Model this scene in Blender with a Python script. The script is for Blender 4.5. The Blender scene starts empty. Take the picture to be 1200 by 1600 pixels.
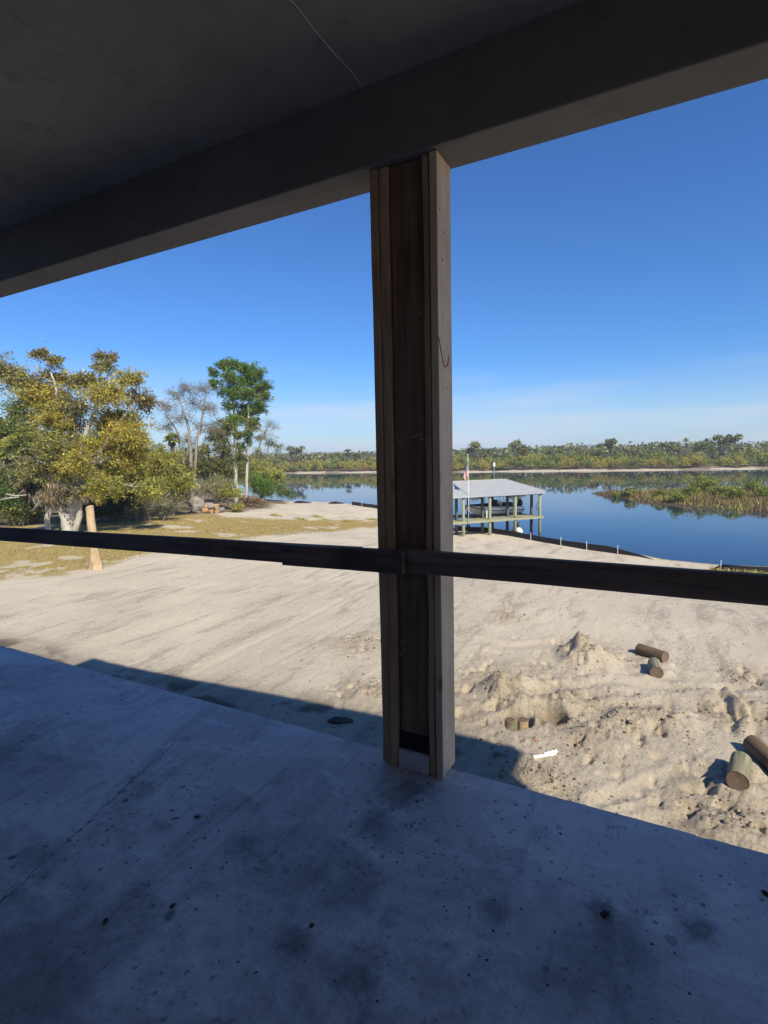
import bpy, math, random
import numpy as np

# ------------------------------------------------------------------ camera, light, exposure
scene = bpy.context.scene
COL = scene.collection
YAW, PITCH, ROLL, FPX = -0.48840393, 0.10974676, -0.02222082, 828.81   # solved from the slab, beam and post edges
EYE = np.array([0.0, 0.0, 1.56])
_f = np.array([math.sin(YAW)*math.cos(PITCH), math.cos(YAW)*math.cos(PITCH), -math.sin(PITCH)])
_r = np.array([math.cos(YAW), -math.sin(YAW), 0.0]); _u = np.cross(_r, _f)
CR = _r*math.cos(ROLL) + _u*math.sin(ROLL)
CU = _u*math.cos(ROLL) - _r*math.sin(ROLL)
CF = _f
from mathutils import Matrix, Vector
cam_d = bpy.data.cameras.new('camera'); cam = bpy.data.objects.new('camera', cam_d); COL.objects.link(cam)
cam_d.sensor_fit = 'VERTICAL'; cam_d.sensor_height = 36.0; cam_d.lens = FPX/1600*36.0
cam_d.clip_start = 0.05; cam_d.clip_end = 8000
mw = Matrix.Identity(4)
for i in range(3):
    mw[i][0] = CR[i]; mw[i][1] = CU[i]; mw[i][2] = -CF[i]; mw[i][3] = EYE[i]
cam.matrix_world = mw
scene.camera = cam

SUN_TO = np.array([0.90, -0.58, 1.0]); SUN_TO /= np.linalg.norm(SUN_TO)
SUN_EL = math.asin(SUN_TO[2]); SUN_AZ = math.atan2(SUN_TO[0], SUN_TO[1])
world = bpy.data.worlds.new('World'); scene.world = world; world.use_nodes = True
nt = world.node_tree; nt.nodes.clear()
def wn(t, **k):
    n = nt.nodes.new(t)
    for a, b in k.items(): setattr(n, a, b)
    return n
out = wn('ShaderNodeOutputWorld'); bg = wn('ShaderNodeBackground'); sky = wn('ShaderNodeTexSky')
sky.sky_type = 'NISHITA'; sky.sun_disc = False; sky.sun_elevation = SUN_EL; sky.sun_rotation = SUN_AZ
sky.air_density = 1.0; sky.dust_density = 0.3; sky.ozone_density = 2.2; sky.altitude = 0
tint = wn('ShaderNodeMix', data_type='RGBA', blend_type='MULTIPLY'); tint.inputs[0].default_value = 1.0
tint.inputs[7].default_value = (0.40, 0.735, 1.19, 1)
nt.links.new(sky.outputs[0], tint.inputs[6])
# thin streaky cirrus low over the horizon
tc = wn('ShaderNodeTexCoord'); sep = wn('ShaderNodeSeparateXYZ'); nt.links.new(tc.outputs['Generated'], sep.inputs[0])
mp = wn('ShaderNodeMapping'); mp.inputs['Scale'].default_value = (1.6, 1.6, 17)
nt.links.new(tc.outputs['Generated'], mp.inputs[0])
cn = wn('ShaderNodeTexNoise'); cn.inputs['Scale'].default_value = 1.7; cn.inputs['Detail'].default_value = 5; cn.inputs['Roughness'].default_value = .5
nt.links.new(mp.outputs[0], cn.inputs[0])
cr = wn('ShaderNodeMapRange'); cr.inputs[1].default_value = .42; cr.inputs[2].default_value = .68
nt.links.new(cn.outputs[0], cr.inputs[0])
band = wn('ShaderNodeMapRange', interpolation_type='SMOOTHSTEP'); band.inputs[1].default_value = .19; band.inputs[2].default_value = .015
nt.links.new(sep.outputs[2], band.inputs[0])
mul = wn('ShaderNodeMath', operation='MULTIPLY'); nt.links.new(cr.outputs[0], mul.inputs[0]); nt.links.new(band.outputs[0], mul.inputs[1])
mul2 = wn('ShaderNodeMath', operation='MULTIPLY'); mul2.inputs[1].default_value = .75; nt.links.new(mul.outputs[0], mul2.inputs[0])
cl = wn('ShaderNodeMix', data_type='RGBA'); cl.inputs[7].default_value = (5.2, 5.9, 7.0, 1)
hzn = wn('ShaderNodeMapRange', interpolation_type='SMOOTHSTEP'); hzn.inputs[1].default_value = .17; hzn.inputs[2].default_value = -.02; hzn.inputs[4].default_value = .6
nt.links.new(sep.outputs[2], hzn.inputs[0])
hm = wn('ShaderNodeMix', data_type='RGBA'); hm.inputs[7].default_value = (5.2, 6.0, 6.8, 1)
nt.links.new(hzn.outputs[0], hm.inputs[0]); nt.links.new(tint.outputs[2], hm.inputs[6])
nt.links.new(mul2.outputs[0], cl.inputs[0]); nt.links.new(hm.outputs[2], cl.inputs[6])
nt.links.new(cl.outputs[2], bg.inputs[0]); bg.inputs[1].default_value = 0.10
nt.links.new(bg.outputs[0], out.inputs[0])
sun_d = bpy.data.lights.new('sun', 'SUN'); sun = bpy.data.objects.new('sun', sun_d); COL.objects.link(sun)
sun_d.energy = 5.0; sun_d.angle = math.radians(.53); sun_d.color = (1.0, .90, .72)
sun.rotation_euler = Vector(SUN_TO).to_track_quat('Z', 'Y').to_euler()
vs = scene.view_settings; vs.view_transform = 'Standard'; vs.look = 'None'; vs.exposure = 0.32; vs.gamma = 1.0; vs.use_curve_mapping = False
scene.cycles.max_bounces = 7; scene.cycles.diffuse_bounces = 4

# ------------------------------------------------------------------ small helpers
rng = np.random.default_rng(7); random.seed(7)
def ray(px, py): return CF + CR*((px-600)/FPX) + CU*((800-py)/FPX)
def at_depth(px, py, d): return EYE + ray(px, py)*d                 # d along the view axis, metres
def on_level(px, py, z): v = ray(px, py); return EYE + v*((z-EYE[2])/v[2])

def link(o, parent=None):
    COL.objects.link(o)
    if parent is not None: o.parent = parent
    return o
def tag(o, label=None, cat=None, group=None, kind=None):
    if label: o['label'] = label
    if cat: o['category'] = cat
    if group: o['group'] = group
    if kind: o['kind'] = kind
    return o
def empty(name, loc=(0, 0, 0), rz=0.0, label=None, cat=None, group=None):
    o = bpy.data.objects.new(name, None); o.location = tuple(loc); o.rotation_euler = (0, 0, rz); o.empty_display_size = .2
    link(o); return tag(o, label, cat, group)
def copy_tree(o, parent=None):
    c = o.copy(); link(c)
    if parent is not None: c.parent = parent
    for ch in list(o.children): copy_tree(ch, c)
    return c

class MB:
    def __init__(s): s.v = []; s.f = []
    def add(s, vs_, fs): n = len(s.v); s.v += [tuple(map(float, p)) for p in vs_]; s.f += [tuple(n+i for i in f) for f in fs]; return s
    def box(s, c, size, M=None):
        hx, hy, hz = size[0]/2, size[1]/2, size[2]/2
        P = [(x, y, z) for z in (-hz, hz) for y in (-hy, hy) for x in (-hx, hx)]
        if M is not None: P = [tuple(M @ Vector(p)) for p in P]
        P = [(p[0]+c[0], p[1]+c[1], p[2]+c[2]) for p in P]
        return s.add(P, [(0, 2, 3, 1), (4, 5, 7, 6), (0, 1, 5, 4), (1, 3, 7, 5), (3, 2, 6, 7), (2, 0, 4, 6)])
    def span(s, lo, hi): return s.box([(a+b)/2 for a, b in zip(lo, hi)], [b-a for a, b in zip(lo, hi)])
    def tube(s, pts, rad, n=6, cap=True):
        pts = [np.asarray(p, float) for p in pts]
        if not hasattr(rad, '__len__'): rad = [rad]*len(pts)
        rings = []; ref = None
        for i, p in enumerate(pts):
            t = pts[min(i+1, len(pts)-1)] - pts[max(i-1, 0)]; L = np.linalg.norm(t); t = t/(L if L > 1e-9 else 1)
            if ref is None: ref = np.array([1., 0, 0]) if abs(t[0]) < .8 else np.array([0, 1., 0])
            a = ref - t*np.dot(ref, t); a /= max(np.linalg.norm(a), 1e-9); b = np.cross(t, a); ref = a
            rings.append([p + rad[i]*(a*math.cos(2*math.pi*k/n) + b*math.sin(2*math.pi*k/n)) for k in range(n)])
        vs_ = [q for r_ in rings for q in r_]; fs = []
        for i in range(len(pts)-1):
            for k in range(n):
                k2 = (k+1) % n; fs.append((i*n+k, i*n+k2, (i+1)*n+k2, (i+1)*n+k))
        if cap: fs += [tuple(range(n-1, -1, -1)), tuple((len(pts)-1)*n+k for k in range(n))]
        return s.add(vs_, fs)
    def build(s, name, mat, parent=None, smooth=False, bevel=0):
        me = bpy.data.meshes.new(name); me.from_pydata(s.v, [], s.f); me.update()
        if mat: me.materials.append(mat)
        if smooth: me.polygons.foreach_set('use_smooth', [True]*len(me.polygons))
        o = link(bpy.data.objects.new(name, me), parent)
        if bevel:
            m = o.modifiers.new('bevel', 'BEVEL'); m.width = bevel; m.segments = 2; m.limit_method = 'ANGLE'
        return o

def np_mesh(name, V, F, mat, parent=None, cols=None, smooth=False, attr='col'):
    """V (n,3), F (m,k) same-size faces, optional per-vertex colours"""
    me = bpy.data.meshes.new(name); n, m, k = len(V), len(F), F.shape[1]
    me.vertices.add(n); me.vertices.foreach_set('co', np.ascontiguousarray(V, dtype=np.float32).ravel())
    me.loops.add(m*k); me.loops.foreach_set('vertex_index', np.ascontiguousarray(F, dtype=np.int32).ravel())
    me.polygons.add(m); me.polygons.foreach_set('loop_start', np.arange(0, m*k, k, dtype=np.int32))
    if smooth: me.polygons.foreach_set('use_smooth', np.ones(m, dtype=bool))
    me.update(calc_edges=True); me.validate()
    if cols is not None:
        a = me.attributes.new(attr, 'FLOAT_COLOR', 'POINT')
        c = np.ones((n, 4), dtype=np.float32); c[:, :cols.shape[1]] = cols; a.data.foreach_set('color', c.ravel())
    if mat: me.materials.append(mat)
    return link(bpy.data.objects.new(name, me), parent)

# value noise in numpy
def _h(ix, iy, seed):
    n = (ix*374761393 + iy*668265263 + seed*1442695041) & 0xffffffff
    n = ((n ^ (n >> 13))*1274126177) & 0xffffffff
    return ((n ^ (n >> 16)) & 0xffff)/65535.0
def vnoise(x, y, seed=0):
    x = np.asarray(x, float); y = np.asarray(y, float)
    ix = np.floor(x).astype(np.int64); iy = np.floor(y).astype(np.int64); fx = x-ix; fy = y-iy
    fx = fx*fx*fx*(fx*(fx*6-15)+10); fy = fy*fy*fy*(fy*(fy*6-15)+10)
    a = _h(ix, iy, seed); b = _h(ix+1, iy, seed); c = _h(ix, iy+1, seed); d = _h(ix+1, iy+1, seed)
    return (a*(1-fx)+b*fx)*(1-fy) + (c*(1-fx)+d*fx)*fy
def fbm(x, y, seed=0, o=4):
    s = 0; a = .5; t = 0
    for i in range(o): s = s + a*(vnoise(x, y, seed+i*17)-.5); t += a; a *= .5; x = x*2.03+3.1; y = y*2.03+1.7
    return s/t*2
def smooth(t): t = np.clip(t, 0, 1); return t*t*(3-2*t)

# ------------------------------------------------------------------ materials
def mat_new(name):
    m = bpy.data.materials.new(name); m.use_nodes = True; t = m.node_tree; t.nodes.clear()
    o = t.nodes.new('ShaderNodeOutputMaterial'); b = t.nodes.new('ShaderNodeBsdfPrincipled'); t.links.new(b.outputs[0], o.inputs[0])
    b.inputs['Specular IOR Level'].default_value = .25
    return m, t, b, o
class NB:
    """tiny node builder"""
    def __init__(s, t): s.t = t
    def n(s, typ, **k):
        x = s.t.nodes.new(typ)
        for a, b in k.items(): setattr(x, a, b)
        return x
    def l(s, a, b): s.t.links.new(a, b)
    def noise(s, scale, vec=None, detail=4, rough=.55, dist=0):
        x = s.n('ShaderNodeTexNoise'); x.inputs['Scale'].default_value = scale; x.inputs['Detail'].default_value = detail
        x.inputs['Roughness'].default_value = rough; x.inputs['Distortion'].default_value = dist
        if vec is not None: s.l(vec, x.inputs['Vector'])
        return x.outputs[0]
    def rng(s, v, a, b, c=0.0, d=1.0):
        x = s.n('ShaderNodeMapRange'); x.inputs[1].default_value = a; x.inputs[2].default_value = b; x.inputs[3].default_value = c; x.inputs[4].default_value = d
        s.l(v, x.inputs[0]); return x.outputs[0]
    def mix(s, fac, a, b, bt='MIX'):
        x = s.n('ShaderNodeMix', data_type='RGBA', blend_type=bt)
        for v, i in ((fac, 0), (a, 6), (b, 7)):
            if isinstance(v, (int, float)): x.inputs[i].default_value = v
            elif isinstance(v, tuple): x.inputs[i].default_value = (*v, 1)
            else: s.l(v, x.inputs[i])
        return x.outputs[2]
    def math(s, op, a, b=None):
        x = s.n('ShaderNodeMath', operation=op)
        for v, i in ((a, 0), (b, 1)):
            if v is None: continue
            if isinstance(v, (int, float)): x.inputs[i].default_value = v
            else: s.l(v, x.inputs[i])
        return x.outputs[0]
    def pos(s, scale=None, space='Object'):
        tc_ = s.n('ShaderNodeTexCoord'); o = tc_.outputs[space]
        if space == 'World': pass
        if scale is None: return o
        mp_ = s.n('ShaderNodeMapping'); mp_.inputs['Scale'].default_value = scale; s.l(o, mp_.inputs[0]); return mp_.outputs[0]
    def bump(s, h, strength, dist, bsdf):
        x = s.n('ShaderNodeBump'); x.inputs['Strength'].default_value = strength; x.inputs['Distance'].default_value = dist
        s.l(h, x.inputs['Height']); s.l(x.outputs[0], bsdf.inputs['Normal']); return x

def simple(name, c1, c2, scale=6, rough=.75, bump=.15, bdist=.01, stretch=None, spec=.25, metallic=0):
    m, t, b, o = mat_new(name); k = NB(t)
    v = k.pos(stretch)
    n1 = k.noise(scale, v, 5); n2 = k.noise(scale*6.3, v, 3)
    f = k.math('ADD', k.math('MULTIPLY', n1, .7), k.math('MULTIPLY', n2, .3))
    k.l(k.mix(k.rng(f, .36, .64), c1, c2), b.inputs['Base Color'])
    b.inputs['Roughness'].default_value = rough; b.inputs['Specular IOR Level'].default_value = spec; b.inputs['Metallic'].default_value = metallic
    if bump: k.bump(f, bump, bdist, b)
    return m

def wood(name, c1, c2, dark, grain_scale=1.0, axis='z', rough=.8, knots=True):
    m, t, b, o = mat_new(name); k = NB(t)
    st = {'z': (26, 26, 1.1), 'x': (1.1, 26, 26), 'y': (26, 1.1, 26)}[axis]
    oi = k.n('ShaderNodeObjectInfo'); tc_ = k.n('ShaderNodeTexCoord'); va = k.n('ShaderNodeVectorMath', operation='ADD')
    k.l(tc_.outputs['Object'], va.inputs[0]); sc = k.n('ShaderNodeVectorMath', operation='SCALE'); sc.inputs['Scale'].default_value = 7.0
    cmb = k.n('ShaderNodeCombineXYZ'); [k.l(oi.outputs['Random'], cmb.inputs[i]) for i in range(3)]
    k.l(cmb.outputs[0], sc.inputs[0]); k.l(sc.outputs[0], va.inputs[1])
    mp_ = k.n('ShaderNodeMapping'); mp_.inputs['Scale'].default_value = tuple(a*grain_scale for a in st); k.l(va.outputs[0], mp_.inputs[0])
    g = k.noise(1.0, mp_.outputs[0], 6, .6, .6)
    blot = k.noise(2.2, va.outputs[0], 5, .6)
    c = k.mix(k.rng(g, .35, .66), c1, c2)
    c = k.mix(k.rng(blot, .48, .74, 0, .75), c, dark)
    if knots:
        vo = k.n('ShaderNodeTexVoronoi'); mpk = k.n('ShaderNodeMapping')
        mpk.inputs['Scale'].default_value = {'z': (5, 5, 1.6), 'x': (1.6, 5, 5), 'y': (5, 1.6, 5)}[axis]
        k.l(va.outputs[0], mpk.inputs[0]); k.l(mpk.outputs[0], vo.inputs['Vector']); vo.inputs['Scale'].default_value = 1.0
        c = k.mix(k.rng(vo.outputs['Distance'], .10, .02, 0, .8), c, tuple(x*.5 for x in dark))
    k.l(c, b.inputs['Base Color']); b.inputs['Roughness'].default_value = rough; b.inputs['Specular IOR Level'].default_value = .15
    k.bump(g, .7, .005, b)
    return m

M = {}
# slab
m, t, b, o = mat_new('stained_concrete'); k = NB(t); v = k.pos()
big = k.noise(.9, v, 6, .62, .4); mid = k.noise(4.0, v, 6, .65, .3); fine = k.noise(42, v, 4, .6)
c = k.mix(k.rng(big, .40, .60), (.55, .48, .45), (.72, .64, .60))
c = k.mix(k.rng(mid, .54, .66, 0, .4), c, (.25, .225, .22))
stm = k.pos((2.2, .55, 1)); sm = k.noise(1.3, stm, 6, .7, 1.2)
c = k.mix(k.rng(sm, .56, .66, 0, .38), c, (.15, .122, .11))                    # dirty scrapes running across the slab
wash = k.noise(2.6, k.pos((1.0, 2.6, 1)), 5, .6, .8)
c = k.mix(k.rng(wash, .54, .62, 0, .5), c, (.80, .72, .68))                   # pale laitance
sy_ = k.n('ShaderNodeSeparateXYZ'); k.l(v, sy_.inputs[0])                        # soil blotches, darkened inward: light falloff from the open edge painted in
soil = k.noise(1.5, k.pos((1.0, 1.5, 1)), 8, .72, .5); soil2 = k.noise(11, v, 6, .75, .3)
soil_falloff = k.math('ADD', soil, k.math('MULTIPLY', k.math('SUBTRACT', soil2, .5), .5)); soil_falloff = k.math('ADD', soil_falloff, k.rng(sy_.outputs[1], .3, 2.2, .15, -.17))
c = k.mix(k.rng(soil_falloff, .45, .62, 0, .55), c, (.20, .15, .135))
scuff = k.noise(1.0, k.pos((9, 1.1, 1)), 7, .75, .9); c = k.mix(k.rng(scuff, .57, .66, 0, .35), c, (.12, .105, .10))
def stain(cx, cy, r_, col, amt, c):
    w_ = k.n('ShaderNodeVectorMath', operation='DISTANCE'); w_.inputs[1].default_value = (cx, cy, 0); k.l(v, w_.inputs[0])
    q = k.math('ADD', w_.outputs['Value'], k.math('MULTIPLY', k.math('SUBTRACT', k.noise(6/max(r_, .1)*.25, v, 5, .7), .5), r_*2.2))
    return k.mix(k.rng(q, r_, r_*.25, 0, amt), c, col)
for px_, py_, r_, amt in ((945, 1425, .07, .8), (1090, 1452, .09, .7), (770, 1425, .07, .5), (640, 1235, .16, .65), (585, 1290, .14, .55), (545, 1390, .16, .5), (380, 1325, .10, .55), (255, 1290, .06, .5), (460, 1475, .08, .65), (560, 1525, .12, .55),
                          (310, 1275, .03, .8), (265, 1430, .03, .8), (190, 1237, .03, .7), (900, 1480, .3, .35), (60, 1500, .3, .35), (700, 1180, .1, .5), (1000, 1560, .3, .35)):
    g_ = on_level(px_, py_, 0); c = stain(g_[0], g_[1], r_, (.06, .052, .047), amt, c)
vo = k.n('ShaderNodeTexVoronoi'); vo.inputs['Scale'].default_value = 9.0; k.l(v, vo.inputs['Vector'])
def cells(scale, r0, r1, gate, lo, hi):
    x = k.n('ShaderNodeTexVoronoi'); x.inputs['Scale'].default_value = scale; dv_ = k.n('ShaderNodeVectorMath', operation='ADD'); nz = k.n('ShaderNodeTexNoise'); nz.inputs['Scale'].default_value = scale*1.7; nz.inputs['Detail'].default_value = 3
    k.l(v, nz.inputs['Vector']); sc_ = k.n('ShaderNodeVectorMath', operation='SCALE'); sc_.inputs['Scale'].default_value = .55/scale; k.l(nz.outputs['Color'], sc_.inputs[0]); k.l(v, dv_.inputs[0]); k.l(sc_.outputs[0], dv_.inputs[1]); k.l(dv_.outputs[0], x.inputs['Vector'])
    sc2 = k.n('ShaderNodeSeparateColor'); k.l(x.outputs['Color'], sc2.inputs[0])
    q = k.math('MULTIPLY', k.math('LESS_THAN', x.outputs['Distance'], k.rng(sc2.outputs[1], 0, 1, r1, r0)), k.math('GREATER_THAN', sc2.outputs[0], gate))
    return k.math('MULTIPLY', q, k.rng(k.noise(1.3, v, 3), lo, hi))
spk = cells(10, .22, .05, .8, .42, .56)
c = k.mix(k.math('MULTIPLY', spk, .75), c, (.035, .032, .032))
flk = k.noise(23, v, 6, .8, .2); flm = k.rng(k.noise(2.1, v, 4, .7), .42, .62)
c = k.mix(k.math('MULTIPLY', k.math('MULTIPLY', k.rng(flk, .57, .62), flm), .8), c, (.10, .085, .085))
vo2 = k.n('ShaderNodeTexVoronoi'); vo2.inputs['Scale'].default_value = 31.0; k.l(v, vo2.inputs['Vector'])
spk2 = cells(34, .34, .06, .72, .40, .55)
c = k.mix(k.math('MULTIPLY', spk2, .7), c, (.045, .042, .042))
c = k.mix(k.rng(fine, .35, .65, 0, .18), c, (.60, .57, .57))
# a hairline crack wandering inward from the edge
ca, cb = on_level(272, 1162, 0), on_level(120, 1300, 0); dv = (cb-ca)[:2]; dv /= np.linalg.norm(dv); nv_ = (-dv[1], dv[0])
dp = k.n('ShaderNodeVectorMath', operation='DOT_PRODUCT'); dp.inputs[1].default_value = (nv_[0], nv_[1], 0); k.l(v, dp.inputs[0])
al = k.n('ShaderNodeVectorMath', operation='DOT_PRODUCT'); al.inputs[1].default_value = (dv[0], dv[1], 0); k.l(v, al.inputs[0])
cd = k.math('ABSOLUTE', k.math('ADD', k.math('SUBTRACT', dp.outputs['Value'], float(np.dot(nv_, ca[:2]))), k.math('MULTIPLY', k.math('SUBTRACT', k.noise(5, v, 4, .7), .5), .11)))
a0 = float(np.dot(dv, ca[:2])); cm = k.math('MULTIPLY', k.rng(cd, .0045, .0015), k.rng(al.outputs['Value'], a0-.05, a0+.02))
cm = k.math('MULTIPLY', cm, k.rng(al.outputs['Value'], a0+1.5, a0+1.1)); c = k.mix(k.math('MULTIPLY', cm, .8), c, (.03, .028, .028))
k.l(c, b.inputs['Base Color']); k.l(k.rng(mid, .3, .7, .48, .85), b.inputs['Roughness']); b.inputs['Specular IOR Level'].default_value = .35
k.bump(k.math('ADD', k.math('ADD', k.math('MULTIPLY', mid, .6), k.math('MULTIPLY', fine, .4)), k.math('MULTIPLY', soil2, .5)), .6, .006, b)
M['slab'] = m
# ceiling / beam / walls
def formed(name, c1, c2, dark):
    m, t, b, o = mat_new(name); k = NB(t); v = k.pos()
    n1 = k.noise(.8, v, 6, .6, .5); n2 = k.noise(9, v, 5, .6); n3 = k.noise(70, v, 2)
    c = k.mix(k.rng(n1, .35, .65), c1, c2); c = k.mix(k.rng(n2, .55, .75, 0, .5), c, dark)
    k.l(c, b.inputs['Base Color']); b.inputs['Roughness'].default_value = .9; b.inputs['Specular IOR Level'].default_value = .1
    k.bump(k.math('ADD', n2, k.math('MULTIPLY', n3, .5)), .25, .004, b)
    return m
M['ceiling'] = formed('soffit_concrete', (.25, .235, .21), (.35, .325, .29), (.17, .155, .137))
M['beam'] = formed('beam_concrete', (.21, .197, .182), (.275, .258, .24), (.155, .147, .135))
M['block'] = simple('rough_grey_block', (.13, .13, .13), (.2, .195, .19), 3, .9, .3)
M['joint'] = simple('pale_sealant', (.33, .33, .32), (.45, .44, .42), 12, .8, .1)
M['pine'] = wood('weathered_pine', (.50, .31, .18), (.68, .46, .29), (.28, .165, .09))
M['pine_pale'] = wood('pale_pine', (.76, .57, .37), (.86, .67, .46), (.50, .33, .19))
M['dark_timber'] = wood('dark_wet_timber', (.19, .12, .075), (.34, .225, .145), (.085, .052, .032))
M['rail'] = wood('grey_brown_rail_timber', (.19, .13, .10), (.33, .24, .19), (.085, .06, .046), axis='x')
M['rail_pale'] = wood('split_rail_timber', (.36, .26, .18), (.48, .36, .25), (.2, .14, .1), axis='x')
M['plate'] = simple('galvanised_plate', (.6, .6, .6), (.72, .72, .71), 14, .6, .1)
M['membrane'] = simple('black_membrane', (.012, .012, .013), (.03, .03, .032), 20, .5, .3)
M['chalk'] = simple('chalk_mark', (.55, .53, .5), (.66, .64, .6), 60, .9, 0)
M['crayon'] = simple('red_crayon', (.30, .08, .06), (.36, .11, .08), 60, .8, 0)
M['nail'] = simple('rust_nail', (.06, .04, .03), (.12, .07, .05), 60, .7, 0)
M['log_side'] = wood('treated_piling', (.15, .14, .09), (.30, .275, .18), (.085, .08, .055), axis='x', grain_scale=.8, knots=False)
M['log_brown'] = wood('brown_piling', (.10, .07, .045), (.20, .145, .095), (.055, .04, .027), axis='x', grain_scale=.8, knots=False)
M['log_end'] = simple('sawn_end_grain', (.13, .095, .07), (.22, .165, .125), 12, .85, .3)
m, t, b, o = mat_new('sawn_end_grain_rings'); k = NB(t); v = k.pos()
sp_ = k.n('ShaderNodeSeparateXYZ'); k.l(v, sp_.inputs[0]); rr_ = k.math('SQRT', k.math('ADD', k.math('MULTIPLY', sp_.outputs[1], sp_.outputs[1]), k.math('MULTIPLY', sp_.outputs[2], sp_.outputs[2])))
rg = k.math('SINE', k.math('ADD', k.math('MULTIPLY', rr_, 520.0), k.math('MULTIPLY', k.noise(9, v, 4), 7.0)))
c = k.mix(k.rng(rg, -1, 1), (.12, .085, .06), (.22, .165, .12)); c = k.mix(k.rng(k.noise(14, v, 5, .7), .5, .7, 0, .7), c, (.08, .06, .045)); c = k.mix(k.rng(rr_, .03, .0, 0, .5), c, (.3, .23, .17))
k.l(c, b.inputs['Base Color']); b.inputs['Roughness'].default_value = .9; k.bump(rg, .3, .003, b); M['log_end'] = m
M['stump'] = wood('peeled_trunk', (.38, .27, .15), (.54, .42, .27), (.25, .165, .09), axis='z', grain_scale=.35, knots=False)
M['pvc'] = simple('white_pvc', (.74, .74, .73), (.82, .82, .81), 8, .4, 0)
M['black_plastic'] = simple('black_silt_fabric', (.012, .012, .014), (.03, .03, .033), 8, .55, .3)
M['stake'] = simple('white_stake', (.62, .6, .56), (.75, .74, .7), 8, .8, .1)
M['roof'] = simple('galvalume_roof', (.36, .375, .375), (.41, .425, .425), 1.5, .45, .05, metallic=.15)
M['dock'] = wood('green_grey_dock_timber', (.26, .27, .17), (.38, .38, .26), (.18, .18, .12), axis='x', grain_scale=.4, knots=False)
M['dock_post'] = simple('green_treated_post', (.22, .24, .16), (.33, .34, .23), 5, .85, .3, stretch=(3, 3, .5))
M['dock_dark'] = simple('shaded_brown_timber', (.09, .085, .075), (.15, .14, .12), 5, .85, .2)  # darker timber tone, with the roof's shade put into the colour
M['hull'] = simple('white_gelcoat', (.74, .74, .73), (.82, .82, .8), 2, .3, 0, spec=.5)
M['navy'] = simple('navy_canvas', (.018, .026, .05), (.03, .04, .07), 9, .8, .2)
M['black'] = simple('black_cowling', (.012, .012, .013), (.022, .022, .024), 9, .35, 0, spec=.5)
M['steel'] = simple('aluminium_tube', (.55, .56, .57), (.65, .66, .67), 9, .35, 0, metallic=.6)
M['rust'] = simple('rusty_band', (.25, .11, .04), (.36, .18, .07), 14, .9, .3)
M['pole'] = simple('white_flagpole', (.72, .72, .7), (.8, .8, .78), 4, .4, 0)
M['bark_pale'] = simple('pale_bark', (.32, .29, .24), (.52, .49, .43), 3, .9, .6, .03, stretch=(2, 2, .4))
M['bark_grey'] = simple('grey_bark', (.19, .17, .14), (.33, .30, .26), 3, .9, .6, .03, stretch=(2, 2, .4))
M['bark_dark'] = simple('dark_bark', (.05, .043, .034), (.11, .095, .075), 3, .9, .6, .03, stretch=(2, 2, .4))
M['boots'] = simple('palm_boots', (.07, .052, .035), (.16, .12, .08), 9, .95, .8, .04)
M['dead'] = simple('silver_deadwood', (.30, .27, .23), (.46, .43, .38), 5, .9, .3, stretch=(1, 1, .3))
M['fresh_cut'] = simple('fresh_cut_wood', (.33, .19, .09), (.48, .31, .16), 9, .85, .2)
M['clod'] = simple('dark_soil_clod', (.035, .03, .026), (.08, .065, .05), 12, .95, .5)
M['brown_scrap'] = simple('orange_brown_scrap', (.36, .19, .10), (.46, .27, .15), 15, .85, .2)
M['sign'] = simple('faded_marker_board', (.7, .7, .68), (.78, .78, .75), 5, .6, 0)

def attr_leaf(name, transl=.38, rough=.6):
    m, t, b, o = mat_new(name); k = NB(t)
    a = k.n('ShaderNodeAttribute', attribute_name='col'); k.l(a.outputs['Color'], b.inputs['Base Color'])
    b.inputs['Roughness'].default_value = rough; b.inputs['Specular IOR Level'].default_value = .2
    tr = k.n('ShaderNodeBsdfTranslucent'); k.l(a.outputs['Color'], tr.inputs[0])
    mx = k.n('ShaderNodeMixShader'); mx.inputs[0].default_value = transl
    k.l(b.outputs[0], mx.inputs[1]); k.l(tr.outputs[0], mx.inputs[2]); k.l(mx.outputs[0], o.inputs[0])
    return m
M['leaf'] = attr_leaf('foliage'); M['blade'] = attr_leaf('grass_blades', .2, .8)
m, t, b, o = mat_new('loose_grit'); k = NB(t)
a = k.n('ShaderNodeAttribute', attribute_name='col'); k.l(a.outputs['Color'], b.inputs['Base Color']); b.inputs['Roughness'].default_value = .95
M['grit'] = m

# flag: thirteen stripes and a starred canton, from its own UV map
m, t, b, o = mat_new('flag_cloth'); k = NB(t)
uv = k.n('ShaderNodeUVMap'); sp = k.n('ShaderNodeSeparateXYZ'); k.l(uv.outputs[0], sp.inputs[0])
st = k.math('LESS_THAN', k.math('MODULO', k.math('MULTIPLY', sp.outputs[1], 13.0), 2.0), 1.0)
c = k.mix(st, (.72, .70, .68), (.42, .03, .04))
can = k.math('MULTIPLY', k.math('LESS_THAN', sp.outputs[0], .4), k.math('GREATER_THAN', sp.outputs[1], 6/13))
mp_ = k.n('ShaderNodeMapping'); mp_.inputs['Scale'].default_value = (22, 14, 1); k.l(uv.outputs[0], mp_.inputs[0])
fr = k.n('ShaderNodeVectorMath', operation='FRACTION'); k.l(mp_.outputs[0], fr.inputs[0])
ds = k.n('ShaderNodeVectorMath', operation='DISTANCE'); ds.inputs[1].default_value = (.5, .5, 0); k.l(fr.outputs[0], ds.inputs[0])
star = k.math('LESS_THAN', ds.outputs['Value'], .28)
c = k.mix(can, c, k.mix(star, (.02, .03, .12), (.7, .7, .7)))
k.l(c, b.inputs['Base Color']); b.inputs['Roughness'].default_value = .9; M['flag'] = m

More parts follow.
